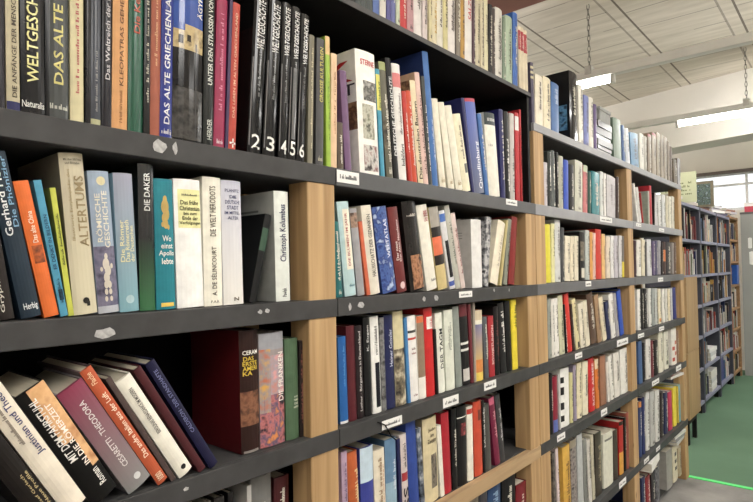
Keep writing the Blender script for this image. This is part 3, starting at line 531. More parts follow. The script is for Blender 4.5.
# ---- second bay, fourth shelf
w = 'on fourth shelf, second bay'; g = 'books on the fourth shelf of the second bay'
row('C2', 'C', w, g, [
 (341.6, 349.6, 338.6, 338, (32, 94, 168), {'n': [(0, .03, (220, 220, 220))], 't': [(None, (90, 150, 210), .4, .6, .4, .9)]}),
 (350, 358.2, 347, 327, (88, 26, 36), {'t': []}),
 (358.5, 365.6, 355.4, 326.8, (46, 32, 36), {'t': [('Luther · Bürgertum in Deutschland', (214, 208, 206), .3, .68, .08, .94)], 'd': 'brown-black book with a long white title'}),
 (366.4, 373.4, 363.8, 318.4, (27, 27, 30), {'t': [('K. Eugen', (205, 205, 205), .3, .65, .66, .92)]}),
 (374.6, 383, 370.8, 317.5, (232, 232, 228), {'r': [((30, 30, 44), .3, .85, .06, .52)], 't': [(None, (90, 90, 90), .3, .6, .6, .9)], 'd': 'white book with a black block on its lower half'}),
 (383.3, 387.4, 380, 318.4, ((40, 40, 42), (130, 130, 130), (60, 60, 62)), {'cn': 'black-and-white'}),
 (388.3, 397.2, 384.5, 316.3, (32, 38, 84), {'t': [('Heiner Geissler', (190, 195, 220), .35, .7, .45, .85)]}),
 (398, 408.3, 393.6, 311, (206, 196, 154), {'n': [(0, .6, ((40, 36, 34), (120, 110, 90), (206, 196, 170)))], 't': [], 'd': 'cream book with black woodcut picture below'}),
 (408.6, 411.6, 404.3, 318.4, (62, 124, 182), {'t': []}),
 (412.2, 420.4, 407.9, 317, (232, 230, 226), {'n': [(.80, .83, (60, 60, 60)), (.72, .745, (200, 60, 50))], 't': [(None, (120, 90, 90), .25, .8, .6, .63, 'h'), (None, (150, 90, 90), .25, .8, .55, .58, 'h'), (None, (150, 110, 110), .25, .8, .06, .09, 'h')], 'd': 'white book with a red and a black stripe'}),
 (420.7, 427.8, 417.4, 317, (228, 224, 216), {'n': [(.26, .92, (142, 120, 98)), (.92, 1, (214, 106, 60))], 't': [], 'd': 'taupe book with white foot and orange top'}),
 (428.2, 436.6, 424.6, 309, (206, 36, 38), {'r': [(W, .2, .9, .76, .9)], 't': [(None, (200, 40, 40), .25, .85, .78, .88)], 'd': 'tall bright red book with white block near its top'}),
 (436.9, 439.4, 434, 330, (34, 32, 32), {'t': []}),
 (439.8, 446.6, 436, 314, (226, 228, 216), {'t': [('DER TAGM', K, .3, .8, .3, .8)], 'd': 'white book with heavy black capitals'}),
 (448, 457.2, 445.2, 311, (216, 220, 206), {'t': [('Peter Engert', (130, 140, 130), .4, .66, .5, .85), (None, (150, 150, 140), .25, .4, .5, .8)], 'd': 'whitish green book with thin grey lettering'}),
 (457.6, 463.6, 453.4, 307.5, (134, 142, 136), {'t': []}),
 (463.9, 471.7, 460, 303.4, (36, 34, 36), {'r': [((220, 220, 216), 0, 1, .42, .45), ((220, 220, 216), 0, 1, .5, .53), ((200, 196, 190), .1, .9, .05, .2)], 't': [], 'n': [(.85, 1, (110, 40, 48))], 'd': 'black book with white stripes across its spine'}),
 (472, 474.8, 468.2, 305, (108, 36, 46), {'t': []}),
 (475, 477, 473.2, 302.7, (152, 142, 130), {'t': []}),
 (477.3, 485, 476, 311, (214, 128, 64), {'G': ((232, 190, 70), (40, 84, 176)), 'n': [(0, .12, (232, 200, 84)), (.12, .3, (216, 130, 62)), (.8, .86, (230, 226, 210)), (.86, 1, (206, 190, 160))], 't': [], 'd': 'book fading from blue to orange and yellow'}),
 (485.4, 490.8, 482.8, 318, (82, 86, 92), {}),
 (491, 496.4, 489, 317, (178, 42, 50), {'t': [('SOWJETUNION', (235, 210, 205), .3, .75, .2, .85)]}),
 (496.8, 501.7, 494.4, 307.5, (32, 28, 30), {'t': [(None, (120, 60, 60), .3, .7, .2, .8)]}),
 (502, 508, 498.2, 304, (40, 40, 42), {'t': [(None, W, .3, .7, .3, .88)]}),
 (508.4, 513.6, 505.6, 302, (24, 24, 26), {'t': []}),
 (514.2, 519.4, 512, 300.3, (226, 204, 44), {'t': [(None, (60, 60, 30), .3, .8, .6, .92)], 'd': 'bright yellow book, last on the right'}),
], bay=2)
# ---- second bay, fifth shelf
w = 'on fifth shelf, second bay'; g = 'books on the fifth shelf of the second bay'
row('D2', 'D', w, g, [
 (344.5, 351, 342.4, 453, (178, 152, 178), {'n': [(0, .3, (190, 70, 70))], 't': [(None, (110, 90, 120), .3, .7, .4, .9)]}),
 (351.4, 361.5, 347, 455, (186, 88, 44), {'t': [(None, (232, 214, 160), .55, .95, .1, .85)]}),
 (363, 376, 361, 450, (52, 62, 150), {'n': [(.62, 1, (188, 210, 226))], 't': [], 'd': 'dark blue book with pale blue upper half'}),
 (377, 388, 374.2, 452.5, (222, 212, 190), {'t': [(None, (150, 120, 90), .3, .6, .3, .9), (None, (190, 120, 80), .68, .8, .3, .8)], 'd': 'cream book with brownish lettering, fourth from left'}),
 (388.3, 400, 386, 441.7, (96, 132, 166), {'n': [(0, .5, (140, 172, 192))], 'c': (70, 104, 136), 't': [(None, (220, 228, 235), .55, .8, .4, .75)]}),
 (400.3, 403.2, 397, 440, (34, 36, 84), {'t': []}),
 (403.6, 411, 400, 436.6, (206, 194, 190), {'r': [((168, 50, 56), .1, .9, .44, .54)], 't': [(None, (90, 80, 84), .3, .7, .6, .9), ('SS', (40, 36, 40), .2, .9, .1, .36)], 'd': 'greyish pink book with a red patch'}),
 (411.4, 421.5, 406.5, 424, (44, 70, 152), {'c': (46, 74, 158), 't': [], 'd': 'plain broad blue book'}),
 (422, 426, 417, 430, ((30, 34, 44), (100, 110, 124), (180, 182, 186)), {'t': [], 'd': 'narrow book of dark photographs beside the blue one'}),
 (426.3, 441, 423.5, 421, (208, 194, 154), {'c': (150, 136, 108), 'r': [(((46, 42, 42), (130, 120, 104), (60, 56, 54)), .45, .9, .16, .56)], 't': [('Juden', (70, 60, 50), .3, .85, .83, .88, 'h'), ('im', (70, 60, 50), .45, .7, .77, .81, 'h'), ('Zeitalter', (70, 60, 50), .25, .95, .70, .75, 'h')], 'd': 'cream book with oval photograph on its spine'}),
 (441.3, 445.2, 437.2, 427.4, (228, 224, 210), {'t': []}),
 (445.5, 453, 442, 414.5, (176, 34, 46), {'t': []}),
 (453.8, 458.6, 452, 410.4, (28, 28, 30), {}),
 (459, 468.3, 457.6, 408, (26, 26, 28), {'r': [(((170, 50, 56), (60, 30, 34), (190, 90, 90)), .3, .95, .62, .78)], 'n': [(.85, .862, W)], 't': [], 'd': 'black book with a red picture block'}),
 (469, 474.8, 467.6, 408, (226, 222, 208), {'n': [(.9, .97, (190, 60, 52))], 't': []}),
 (476.4, 484.4, 474.2, 403, (200, 70, 46), {'r': [((110, 50, 40), .4, .85, .74, .88)], 't': []}),
 (484.7, 487.2, 482.4, 401.4, (40, 40, 42), {'t': [(None, W, .2, .8, .35, .9)]}),
 (487.6, 495, 485.6, 405.5, (78, 78, 74), {'t': [], 'pg': M_PAGEW}),
 (496, 501.3, 488.2, 400.5, (118, 32, 62), {'n': [(.9, 1, (196, 92, 120))], 't': [(None, (220, 150, 160), .3, .7, .4, .8)]}),
 (501.6, 506.2, 495.6, 396.5, (60, 60, 62), {'t': [(None, (200, 200, 200), .3, .7, .3, .8)]}),
], bay=2)
w = 'at bottom of second bay'; g = 'books at the bottom of the second bay'
row('E2', 'E2', w, g, [(470, 480, 470, 496, (120, 110, 96)), (481, 489.5, 480, 490, (60, 60, 66)), (490, 502.5, 489, 485.7, (34, 66, 110), {'c': (40, 84, 132), 't': [(None, (140, 170, 200), .3, .7, .5, .9)]}), (503.5, 517, 503, 481.6, K, {}), (518, 528, 517.5, 487, (120, 24, 34), {'pg': M_PAGEW})], bay=2)
# ---- third bay (distances measured on 5x enlargements)
def zr(ox, oy, s, lst, dx=0):
    out = []
    for it in lst:
        a, b, t, y, c = it[:5]
        out.append((ox+a/s, ox+b/s-.25, ox+t/s, oy+y/s, c)+tuple(it[5:]))
    return out
w = 'on top shelf, third bay'; g = 'books on the top shelf of the third bay'
row('U3', 'U', w, g, [(533, 536, 531, 62, (74, 68, 90), {'n': [(.82, .86, (200, 190, 150)), (.9, .94, (200, 190, 150)), (.74, .78, (200, 190, 150))], 't': [], 'd': 'dark purple book with cream stripes'}),
 (536.3, 544, 536, 74, (226, 217, 196), {}), (544.4, 552, 543.8, 76, (224, 214, 184), {}), (552.4, 560, 552, 82, (62, 104, 166), {'t': [(None, (200, 215, 235), .3, .7, .6, .9)]}),
 (571, 579, 569.5, 70, (48, 44, 46), {'g': .12, 'c': (26, 26, 30), 'D': .232, 'cv': [(((40, 80, 120), (90, 140, 180), (30, 44, 60)), .05, .7, .16, .52)], 'd': 'tall plastic-wrapped dark picture book'}),
 (580, 584.6, 579, 84, (228, 226, 216), {}), (585, 590, 584.6, 95, (112, 122, 188), {}), (590.3, 594.6, 589.6, 97, (224, 220, 208), {}), (595, 598, 594.4, 104, (90, 70, 122), {'t': []}),
 (615, 623, 613.6, 117, (112, 132, 116), {'c': (100, 120, 104), 't': []}), (623.4, 627, 622, 125, (66, 100, 152), {}), (627.3, 631.4, 625, 128, (206, 214, 222), {}),
 (632.4, 640.4, 630.6, 132, (94, 142, 182), {}), (640.7, 645, 640, 133, (214, 214, 204), {})], bay=3)
w = 'on second shelf, third bay'; g = 'books on the second shelf of the third bay'
row('A3', 'A', w, g, zr(535, 140, 5.019, [(48, 70, 46, 112, (190, 184, 192)), (72, 90, 66, 58, (58, 62, 60), {'g': .2}), (90, 110, 84, 52, (92, 98, 98), {'g': .2}), (110, 125, 106, 62, (34, 34, 36), {'g': .2}), (126, 149, 124, 80, (172, 172, 156)), (150, 176, 148, 100, (44, 78, 190), {'t': []}),
 (178, 202, 176, 124, (50, 50, 54)), (204, 245, 204, 104, (198, 198, 182), {'c': (170, 170, 156)}), (247, 270, 247, 128, (206, 122, 124), {'n': [(.86, 1, (190, 204, 170))]}), (271, 287, 270, 160, (40, 74, 62)), (289, 331, 288, 160, (42, 124, 134), {'g': .25}), (332, 349, 331, 160, (206, 210, 208)), (350, 363, 348, 168, (222, 220, 216)),
 (365, 410, 364, 180, (190, 186, 190), {'t': [(None, (120, 110, 110), .3, .5, .3, .8), (None, (120, 110, 110), .7, .8, .3, .8)]}), (412, 427, 411, 186, (60, 44, 40))]), bay=3)
w = 'on third shelf, third bay'; g = 'books on the third shelf of the third bay'
row('B3', 'B', w, g, zr(535, 210, 5.58, [(64, 98, 58, 80, (216, 206, 50), {'t': []}), (99, 119, 96, 78, (222, 218, 160), {'t': [(None, (60, 60, 40), .3, .75, .45, .9)]}), (120, 152, 115, 55, (206, 208, 206)), (153, 172, 150, 100, (70, 72, 74)), (174, 204, 174, 148, (224, 216, 194)), (205, 226, 204, 150, (222, 212, 186)), (227, 251, 226, 148, (218, 210, 188)),
 (256, 286, 254, 125, (42, 38, 38), {'r': [((206, 200, 186), .2, .8, .05, .25), (((150, 140, 120), (50, 46, 44)), .1, .9, .4, .8)], 't': []}), (288, 313, 286, 115, (184, 190, 186), {'t': [(None, (90, 90, 90), .1, .9, .1, .9)]}), (314, 330, 312, 125, (222, 158, 84)), (331, 345, 330, 130, (222, 186, 176)), (346, 380, 341, 108, (206, 48, 34), {'t': [(None, (240, 200, 190), .6, .8, .5, .8)]}), (381, 400, 378, 135, (224, 182, 118)), (404, 428, 402, 150, (216, 202, 184)),
 (430, 448, 428, 145, (222, 222, 222), {'t': [(None, (40, 40, 60), .2, .8, .2, .9)]}), (449, 470, 446, 146, (188, 184, 194)), (472, 496, 470, 145, (202, 200, 202)), (498, 524, 497, 150, (112, 108, 106), {'n': [(0, .38, (214, 196, 50))], 't': [], 'cn': 'grey-and-yellow'})]), bay=3)
w = 'on fourth shelf, third bay'; g = 'books on the fourth shelf of the third bay'
row('C3', 'C', w, g, zr(535, 280, 5.58, [(82, 101, 74, 110, (150, 156, 148)), (102, 119, 93, 108, (222, 220, 212)), (120, 146, 109, 105, (228, 226, 220)), (147, 176, 131, 90, (196, 196, 164)), (178, 189, 162, 140, (34, 34, 36)), (190, 217, 166, 78, (210, 46, 38), {'t': []}), (219, 233, 201, 140, (60, 46, 40)), (236, 259, 208, 115, (220, 208, 158), {'r': [((50, 48, 50), .3, .9, .02, .14)]}),
 (263, 290, 246, 135, (220, 212, 192)), (292, 318, 271, 125, (216, 208, 186)), (320, 355, 291, 85, (86, 62, 48)), (358, 384, 335, 90, (160, 128, 96)), (386, 410, 360, 105, (222, 210, 180)), (412, 433, 396, 125, (40, 46, 84)), (435, 460, 415, 85, (228, 226, 222)), (461, 479, 440, 82, (156, 154, 160)), (484, 506, 461, 65, (44, 80, 186), {'t': []})]), bay=3)
w = 'on fifth shelf, third bay'; g = 'books on the fifth shelf of the third bay'
row('D3', 'D', w, g, zr(535, 345, 5.019, [(82, 98, 76, 150, (40, 38, 40)), (100, 125, 93, 165, (144, 30, 52), {'n': [(0, .22, (90, 108, 180))], 't': []}), (127, 134, 116, 150, (190, 190, 190), {'t': []}), (135, 180, 130, 125, (230, 230, 226), {'r': [((40, 40, 42), 0, .3, .3, .42), ((40, 40, 42), 0, .3, .55, .68), ((40, 40, 42), 0, .3, .75, .85), ((40, 40, 42), 0, .3, .1, .2)], 't': []}), (182, 198, 178, 145, (200, 194, 140)), (201, 215, 196, 105, (148, 138, 160)), (217, 242, 214, 95, (222, 212, 178)), (244, 274, 242, 90, (226, 218, 190)),
 (279, 310, 270, 72, (202, 32, 36), {'t': [('ROTE ARMEE', (240, 215, 210), .4, .8, .1, .9)]}), (312, 331, 304, 75, (216, 116, 44), {'n': [(.8, 1, (226, 206, 170))]}), (333, 366, 328, 60, (154, 106, 80), {'t': []}), (370, 384, 358, 90, (214, 208, 200)), (386, 405, 372, 60, (226, 224, 216)), (407, 436, 398, 45, (218, 214, 206)), (438, 475, 432, 25, (222, 220, 214), {'t': [(None, (90, 90, 90), .5, .85, .2, .9)]})]), bay=3)
w = 'on sixth shelf, third bay'; g = 'books on the sixth shelf of the third bay'
row('E3', 'E', w, g, zr(535, 405, 5.176, [(112, 126, 92, 255, ((50, 50, 50), (130, 120, 110)), {}), (128, 142, 110, 230, (214, 196, 196)), (160, 198, 148, 225, (214, 166, 66), {'t': [(None, (110, 70, 30), .3, .7, .2, .8)]}), (200, 232, 187, 190, ((40, 40, 42), (150, 140, 136), (90, 80, 80)), {'n': [(.9, 1, (150, 140, 120))]}), (233, 262, 222, 160, (176, 180, 180), {'t': []}), (264, 284, 252, 185, (128, 130, 126)), (286, 304, 272, 190, (204, 200, 192)), (305, 320, 292, 165, (190, 184, 160)),
 (322, 355, 314, 155, (66, 60, 50), {'t': [(None, (160, 150, 120), .3, .7, .2, .8)]}), (360, 412, 356, 165, (214, 213, 196), {'r': [((110, 110, 104), .1, .9, .86, .9)], 't': []}), (414, 438, 408, 140, (64, 54, 46), {'t': []}), (442, 466, 438, 95, (176, 36, 34), {'n': [(0, .42, (216, 152, 56)), (.93, 1, (36, 36, 34))], 't': []}), (468, 480, 464, 70, (36, 32, 32)), (482, 504, 478, 45, (146, 74, 60), {'t': []})]), bay=3)
# ---- fourth bay
w = 'on top shelf, fourth bay'; g = 'books on the top shelf of the fourth bay'
row('U4', 'U', w, g, zr(600, 100, 4.56, [(205, 220, 203, 165, (180, 176, 166)), (222, 240, 220, 155, (134, 118, 98), {'cn': 'taupe', 'n': [(.93, 1, (150, 60, 66))]}), (241, 262, 239, 150, (150, 136, 114), {'n': [(.94, 1, (160, 70, 76))], 'cn': 'taupe'}), (263, 280, 261, 150, (160, 148, 128), {'cn': 'taupe'}), (281, 296, 279, 160, (146, 134, 116), {'cn': 'taupe'}), (297, 311, 295, 170, (158, 148, 132), {'cn': 'taupe'}), (312, 324, 310, 190, (140, 128, 112), {'cn': 'taupe'}), (325, 334, 322, 212, (120, 108, 96), {'cn': 'taupe'}),
 (340, 356, 337, 268, (96, 82, 56)), (357, 372, 355, 268, (156, 154, 160), {'c': (90, 76, 60)})]), bay=4)
w = 'on second shelf, fourth bay'; g = 'books on the second shelf of the fourth bay'
row('A4', 'A', w, g, zr(625, 170, 4.37, [(58, 66, 38, 62, (224, 222, 218)), (67, 79, 50, 80, (206, 204, 200)), (80, 84, 68, 100, (176, 50, 52), {'t': []}), (106, 113, 102, 92, (176, 184, 172), {'c': (156, 168, 154), 'D': .22}), (114, 125, 108, 68, (190, 46, 58), {'t': []}), (129, 133, 128, 100, (50, 44, 46)), (134, 148, 133, 105, (188, 188, 190)), (151, 166, 147, 110, (214, 214, 212)), (167, 183, 164, 108, (206, 208, 208)), (184, 195, 183, 115, (206, 200, 176)), (196, 207, 195, 118, (224, 220, 202)), (208, 221, 207, 118, (210, 206, 190))]), bay=4)
w = 'on third shelf, fourth bay'; g = 'books on the third shelf of the fourth bay'
row('B4', 'B', w, g, zr(625, 170, 4.37, [(45, 55, 44, 310, (66, 42, 52)), (57, 76, 55, 308, (226, 222, 214)), (77, 93, 77, 308, (214, 204, 178)), (94, 99, 93, 315, (90, 90, 94)), (104, 124, 99, 303, (208, 208, 210)), (126, 136, 124, 312, (104, 90, 128)), (137, 147, 136, 312, (84, 80, 114)), (148, 161, 148, 312, (150, 148, 156)), (163, 172, 162, 318, (46, 40, 48)), (173, 183, 171, 315, (70, 44, 40), {'n': [(.4, .75, (214, 120, 60))], 't': []}), (184, 205, 182, 318, (44, 40, 50)), (207, 220, 206, 320, (140, 134, 132)), (221, 236, 220, 318, (92, 66, 54))]), bay=4)
w = 'on fourth shelf, fourth bay'; g = 'books on the fourth shelf of the fourth bay'
row('C4', 'C', w, g, zr(625, 275, 4.37, [(60, 75, 56, 65, (224, 222, 218)), (76, 88, 72, 63, (36, 36, 38)), (90, 104, 86, 63, (44, 44, 48), {'t': [(None, W, .2, .8, .1, .9)]}), (108, 122, 104, 60, (214, 214, 210)), (123, 135, 120, 60, (150, 156, 154)), (136, 148, 133, 60, (182, 186, 184)), (152, 165, 147, 62, (224, 214, 186), {'r': [((216, 140, 70), .1, .9, .05, .15)]}), (168, 180, 164, 62, (224, 222, 214)), (181, 192, 177, 62, (206, 204, 196)), (194, 205, 190, 62, (220, 208, 178)), (206, 214, 202, 60, (190, 190, 196)), (217, 231, 211, 58, (40, 46, 120), {'t': []})]), bay=4)
w = 'on fifth shelf, fourth bay'; g = 'books on the fifth shelf of the fourth bay'
row('D4', 'D', w, g, zr(625, 275, 4.37, [(65, 83, 60, 292, (62, 92, 140), {'t': []}), (84, 94, 81, 300, (50, 46, 52)), (97, 119, 94, 285, (212, 208, 204)), (120, 131, 116, 290, (112, 40, 52)), (133, 150, 130, 290, (44, 34, 36)), (154, 174, 149, 252, (220, 216, 196)), (176, 196, 172, 250, (216, 214, 198), {'r': [((70, 60, 50), .3, .7, .12, .22)]}), (208, 231, 204, 238, (228, 224, 216), {'r': [((190, 70, 50), .1, .5, .1, .2), ((190, 70, 50), .5, .9, .25, .35), ((190, 70, 50), .1, .5, .4, .5), ((190, 70, 50), .5, .9, .55, .65)], 't': []}), (235, 246, 232, 245, (140, 104, 80))]), bay=4)
w = 'on sixth shelf, fourth bay'; g = 'books on the sixth shelf of the fourth bay'
row('E4', 'E', w, g, zr(625, 370, 3.8, [(58, 70, 54, 125, (44, 60, 110), {'n': [(.9, 1, (206, 130, 60))]}), (71, 82, 67, 110, (36, 44, 96)), (84, 98, 82, 90, (206, 206, 202)), (101, 118, 98, 88, (180, 180, 178)), (120, 137, 117, 85, (212, 210, 206)), (141, 150, 139, 88, (60, 50, 50)), (156, 168, 153, 90, (50, 52, 92)), (170, 185, 166, 88, (196, 40, 84), {'t': []}), (188, 201, 184, 70, (222, 204, 56), {'t': []}), (213, 222, 209, 58, (216, 190, 70)), (224, 234, 221, 48, (112, 160, 168), {'t': []})]), bay=4)
w = 'at foot of fourth bay'; g = 'books at the foot of the fourth bay'
row('F4', 'F', w, g, zr(625, 370, 3.8, [(70, 84, 66, 415, (40, 50, 88)), (88, 104, 82, 412, (150, 36, 44)), (106, 120, 102, 400, (48, 44, 50)), (122, 138, 118, 380, ((40, 40, 46), (130, 130, 136)), {}), (162, 185, 158, 285, (150, 148, 142), {'t': []}), (188, 206, 182, 290, (216, 206, 180), {'r': [((60, 56, 54), .3, .7, .3, .4), ((60, 56, 54), .3, .7, .5, .6), ((60, 56, 54), .3, .7, .7, .8)], 't': []}), (208, 220, 204, 300, (176, 160, 132))]), bay=4)
REST = build_books()
# ------------------------------------------------------------------ bookcases
def shelf(case, z, y0, y1, thick=.041, front=None, top=None, xb=-.29, edge=None, d=0.):
    if z < .07:
        q = MB(); q.box((xb, y0-(y0+y1)/2, 0), (-.06, y1-(y0+y1)/2, z-.004), top or M_BOARD); return q.build('shelf', case, Vector((0, (y0+y1)/2, .004))-case.location, .0015)
    q = MB(); cx = Vector((0, (y0+y1)/2, z-thick)); L = case.location
    f = front or M_BOARD; t = top or M_BOARD
    q.box((xb, y0-cx.y, 0), (-.012 if not edge else -.022, y1-cx.y, thick), t)
    if not edge: q.box((-.012, y0-cx.y, 0), (0, y1-cx.y, thick), f)
    o = q.build('shelf', case, cx-L, .0015)
    if edge:
        e = MB(); e.box((-.022, y0-cx.y, -.004), (.0, y1-cx.y, thick-.001), edge); e.build('front_edge', o, None, .0015)
    o['zc'] = z; return o
def on_face(o, x, y): return onX(x, y, 0)
def paper_label(o, case, px0, py0, px1, py1, mk=True):
    """small paper label glued to the front of a shelf board"""
    a, b = onX((px0+px1)/2, (py0+py1)/2, 0), None
    ya, yb = onX(px0, (py0+py1)/2, 0).y, onX(px1, (py0+py1)/2, 0).y
    h = abs(onX((px0+px1)/2, py0, 0).z-onX((px0+px1)/2, py1, 0).z)
    h = min(h*.8, .034); base = case.location+o.location; q = MB(); w = yb-ya
    q.box((0, -w/2, -h/2), (.0008, w/2, h/2), M_PAPER)
    if mk:
        g, fs = scribble(rnd, 10); q.add([(.0012, -w*.38+w*.76*u, -h*.18+h*.36*v) for u, v in g], fs, M_INK)
    zc = min(max(a.z, base.z+h/2+.001), base.z+.041-h/2-.001)
    q.build('paper_label', o, Vector((.0003, a.y, zc))-base)
def scrap(o, case, px, py, w, h):
    a = onX(px, py, 0); base = case.location+o.location; q = MB(); n = 11
    vs = [(.0007, w/2*cos(2*pi*k/n)*rnd.uniform(.6, 1.1), h/2*sin(2*pi*k/n)*rnd.uniform(.6, 1.1)) for k in range(n)]
    q.add(vs, [tuple(range(n))], mat((172, 172, 172), .6, .25, 120)); q.build('tape_scrap', o, Vector((0, a.y, a.z))-base)
def post(case, x0, x1, y0, y1, z0, z1, m=None): return boxo('post', (x0, y0, z0), (x1, y1, z1), m or M_PINE, case, .003)
def back(case, y0, y1, z0, z1, x=-.30):
    b = boxo('back_panel', (x-.008, y0, z0), (x, y1, z1), M_BACK, case)
    return b
SH = {}
GB = 'wooden bookcases along the aisle'
def bookcase(key, y0, y1, posts, zs, top, label, far=False):
    c = empty('bookcase', (0, (y0+y1)/2, 0), label, 'bookcase', GB)
    for a, b, z0, z1 in posts:
        post(c, -.066, -.003, a, b, z0, z1); post(c, -.298, -.262, a+.02, b-.02, z0, z1, M_PINE)
    for k, z in zs.items():
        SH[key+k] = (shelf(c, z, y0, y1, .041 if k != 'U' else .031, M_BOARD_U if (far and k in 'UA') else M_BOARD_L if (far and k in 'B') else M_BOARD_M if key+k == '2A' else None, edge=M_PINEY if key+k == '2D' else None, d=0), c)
    back(c, y0+.01, y1-.01, .04, top-.03)
    return c
BS = dict(A=1.687, B=1.385, C=1.087, D=.790)
c1 = bookcase('1', -.75, .917, [(-.75, -.67, 0, 1.65), (.832, .9165, 0, 1.65)], dict(BS, E=.42, F=.06), 1.687, 'nearest bookcase bay with torn tape on its dark shelf edges')
c2 = bookcase('2', .919, 1.976, [(1.90, 1.975, 0, 1.65)], dict(BS, E=.42, F=.06), 1.687, 'second bookcase bay with white labels and one bare pine shelf edge')
UB = dict(U=1.994, A=1.687, B=1.385, C=1.087, D=.790, E=.395, F=.045)
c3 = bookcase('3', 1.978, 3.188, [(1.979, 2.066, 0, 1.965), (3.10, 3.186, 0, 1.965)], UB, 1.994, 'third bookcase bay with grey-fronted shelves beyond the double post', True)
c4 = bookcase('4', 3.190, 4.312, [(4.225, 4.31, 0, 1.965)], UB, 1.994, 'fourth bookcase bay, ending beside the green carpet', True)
# black box shelf on top of the two nearest bays
tb = empty('top_shelf_unit', (0, .6, 1.687), 'black upper shelf unit standing on the two nearest bookcase bays', 'shelf')
boxo('top_board', (-.30, -.75, 2.083), (0, 1.96, 2.0985), M_BLACK, tb, .001)
boxo('front_edge', (-.001, -.75, 2.084), (.0012, 1.955, 2.0975), mat((74, 73, 74), .5, .1, 20), tb)
boxo('side_panel', (-.29, 1.936, 1.689), (-.006, 1.954, 2.083), M_BLACK, tb, .001)
boxo('side_panel', (-.29, -.75, 1.689), (-.006, -.732, 2.083), M_BLACK, tb, .001)
boxo('back_panel', (-.305, -.75, 1.689), (-.297, 1.954, 2.083), M_BACK, tb)
for k, L in {'2A': [(337, 170, 359, 185), (506, 199, 517, 206)], '2B': [(459, 290.5, 472, 298)], '2C': [(382, 417, 402, 428), (443, 395, 458.5, 407), (484, 380, 496, 390)],
             '3A': [(600, 216.5, 612, 223)], '3B': [(585.5, 280.5, 591, 287)], '3C': [(575, 352, 582, 359), (617, 338, 628, 346)], '3D': [(557, 432, 565, 440), (601, 408, 607, 416)], '3E': [(619, 478, 626, 486)],
             '4A': [(636, 223, 641, 227), (659, 228, 664, 232)], '4B': [(658, 277, 663, 282)], '4C': [(638, 333, 644, 338), (659, 326, 664, 331)], '4D': [(652, 379, 659, 385), (676, 364, 681, 371)], '4E': [(644, 457, 649, 463), (656, 446, 660, 451)]}.items():
    for p in L: paper_label(SH[k][0], SH[k][1], *p)
for k, L in {'1A': [(159, 146, .028, .024), (175, 148, .01, .024)], '1B': [(104, 333, .044, .018), (260, 312, .012, .01), (267, 311, .014, .01)], '2B': [(350, 307, .012, .02), (361, 305, .030, .018), (424, 299, .016, .016), (436, 298, .022, .022), (494, 290, .012, .012), (509, 290, .008, .014)],
             '1C': [(186, 489, .012, .008)], '3D': [(560, 437, .02, .02)]}.items():
    for p in L: scrap(SH[k][0], SH[k][1], *p)
# black cord hanging over the fourth shelf of the second bay
q = MB(); pts = [onX(x, y, X) for x, y, X in ((372, 421, -.012), (379, 422.5, .003), (385, 425, .004), (388, 430, .004), (391, 436, .004), (396, 440, .003))]
q.tube([p-pts[0] for p in pts], .0016, M_BLACK, 8)
tag(q.build('cord', None, pts[0], smooth=True), 'short black cord hanging over the shelf edge beside a handwritten label', 'cord')
# ------------------------------------------------------------------ things among the books
lying((-.10, 2.285, 1.9515), (.19, .24, .022), 0, (186, 186, 168), 'cream book lying flat on top of the upright books, second shelf, third bay', tilt=(-.28, 0)) if 0 else None
GZ = 'wrapped magazines stacked on the top shelf'
yA, yB = Yat(598.8, -.02, 2.0), Yat(613.5, -.02, 2.0)
zz = 1.9955
for i, (h, c) in enumerate([(.022, (160, 160, 162)), (.018, (140, 140, 144)), (.03, (44, 44, 48)), (.022, (120, 120, 124)), (.034, (40, 40, 44)), (.03, (60, 60, 64))]):
    lying((-.14+.004*(i % 3), (yA+yB)/2, zz), (.22, yB-yA-.01, h), rnd.uniform(-.02, .02), c, ['lowest magazine, pale grey, in the flat stack on the top shelf', 'second lowest magazine, grey, in the flat stack on the top shelf', 'thick black magazine third from bottom in the top shelf stack', 'grey magazine fourth from bottom in the top shelf stack', 'thick black magazine second from top in the top shelf stack', 'dark grey magazine on top of the flat stack, top shelf'][i], GZ, 'magazine', name='magazine', glossy=.32)
    zz += h+.001
# grey archive box lying across the books
y0 = Yat(604, -.1, 2.2); bx = empty('archive_box', (-.14, yB-.10, zz+.004), 'grey archive box lying on the wrapped magazines, top shelf', 'box')
bx.rotation_euler = (0, 0, 0)
q = MB(); q.box((-.12, -.06, 0), (.11, .10, .055), mat((150, 152, 150), .6)); q.build('box_body', bx, None, .003)
q = MB(); q.box((-.123, -.063, .0555), (.113, .103, .072), mat((162, 164, 162), .6)); q.build('lid', bx, None, .003)
REPL = None
# lying things in the fourth bay
def spot(px, py, z): return onZ(px, py, z)
GE = 'magazines lying at the foot of the fourth bay'
yw = (Yat(641, -.02, .3)+Yat(660, -.02, .3))/2
lying((-.09, yw, .302), (.19, .26, .046), .1, (232, 230, 224), 'thick white book lying flat on upright books, foot of fourth bay')
y2 = min(4.095, (Yat(671, -.02, .3)+Yat(685, -.02, .3))/2)
for i, c in enumerate([(206, 204, 200), (150, 150, 154), (226, 224, 220)]):
    lying((-.10, y2, .288+i*.0205), (.2, .24, .019), .05-.05*i, c, ['lower pale magazine lying on books at foot of fourth bay', 'middle grey magazine lying on books at foot of fourth bay', 'upper white magazine lying on books at foot of fourth bay'][i], GE, 'magazine', name='magazine', glossy=.2)
y3 = min(4.085, (Yat(672, -.02, .75)+Yat(684, -.02, .75))/2)
lying((-.10, y3, .712), (.19, .24, .016), -.1, (214, 210, 204), 'pale book lying flat above the yellow book, sixth shelf, fourth bay')
lying((-.11, y3-.01, .7295), (.17, .2, .014), .1, (176, 70, 66), 'reddish book lying topmost, sixth shelf, fourth bay')
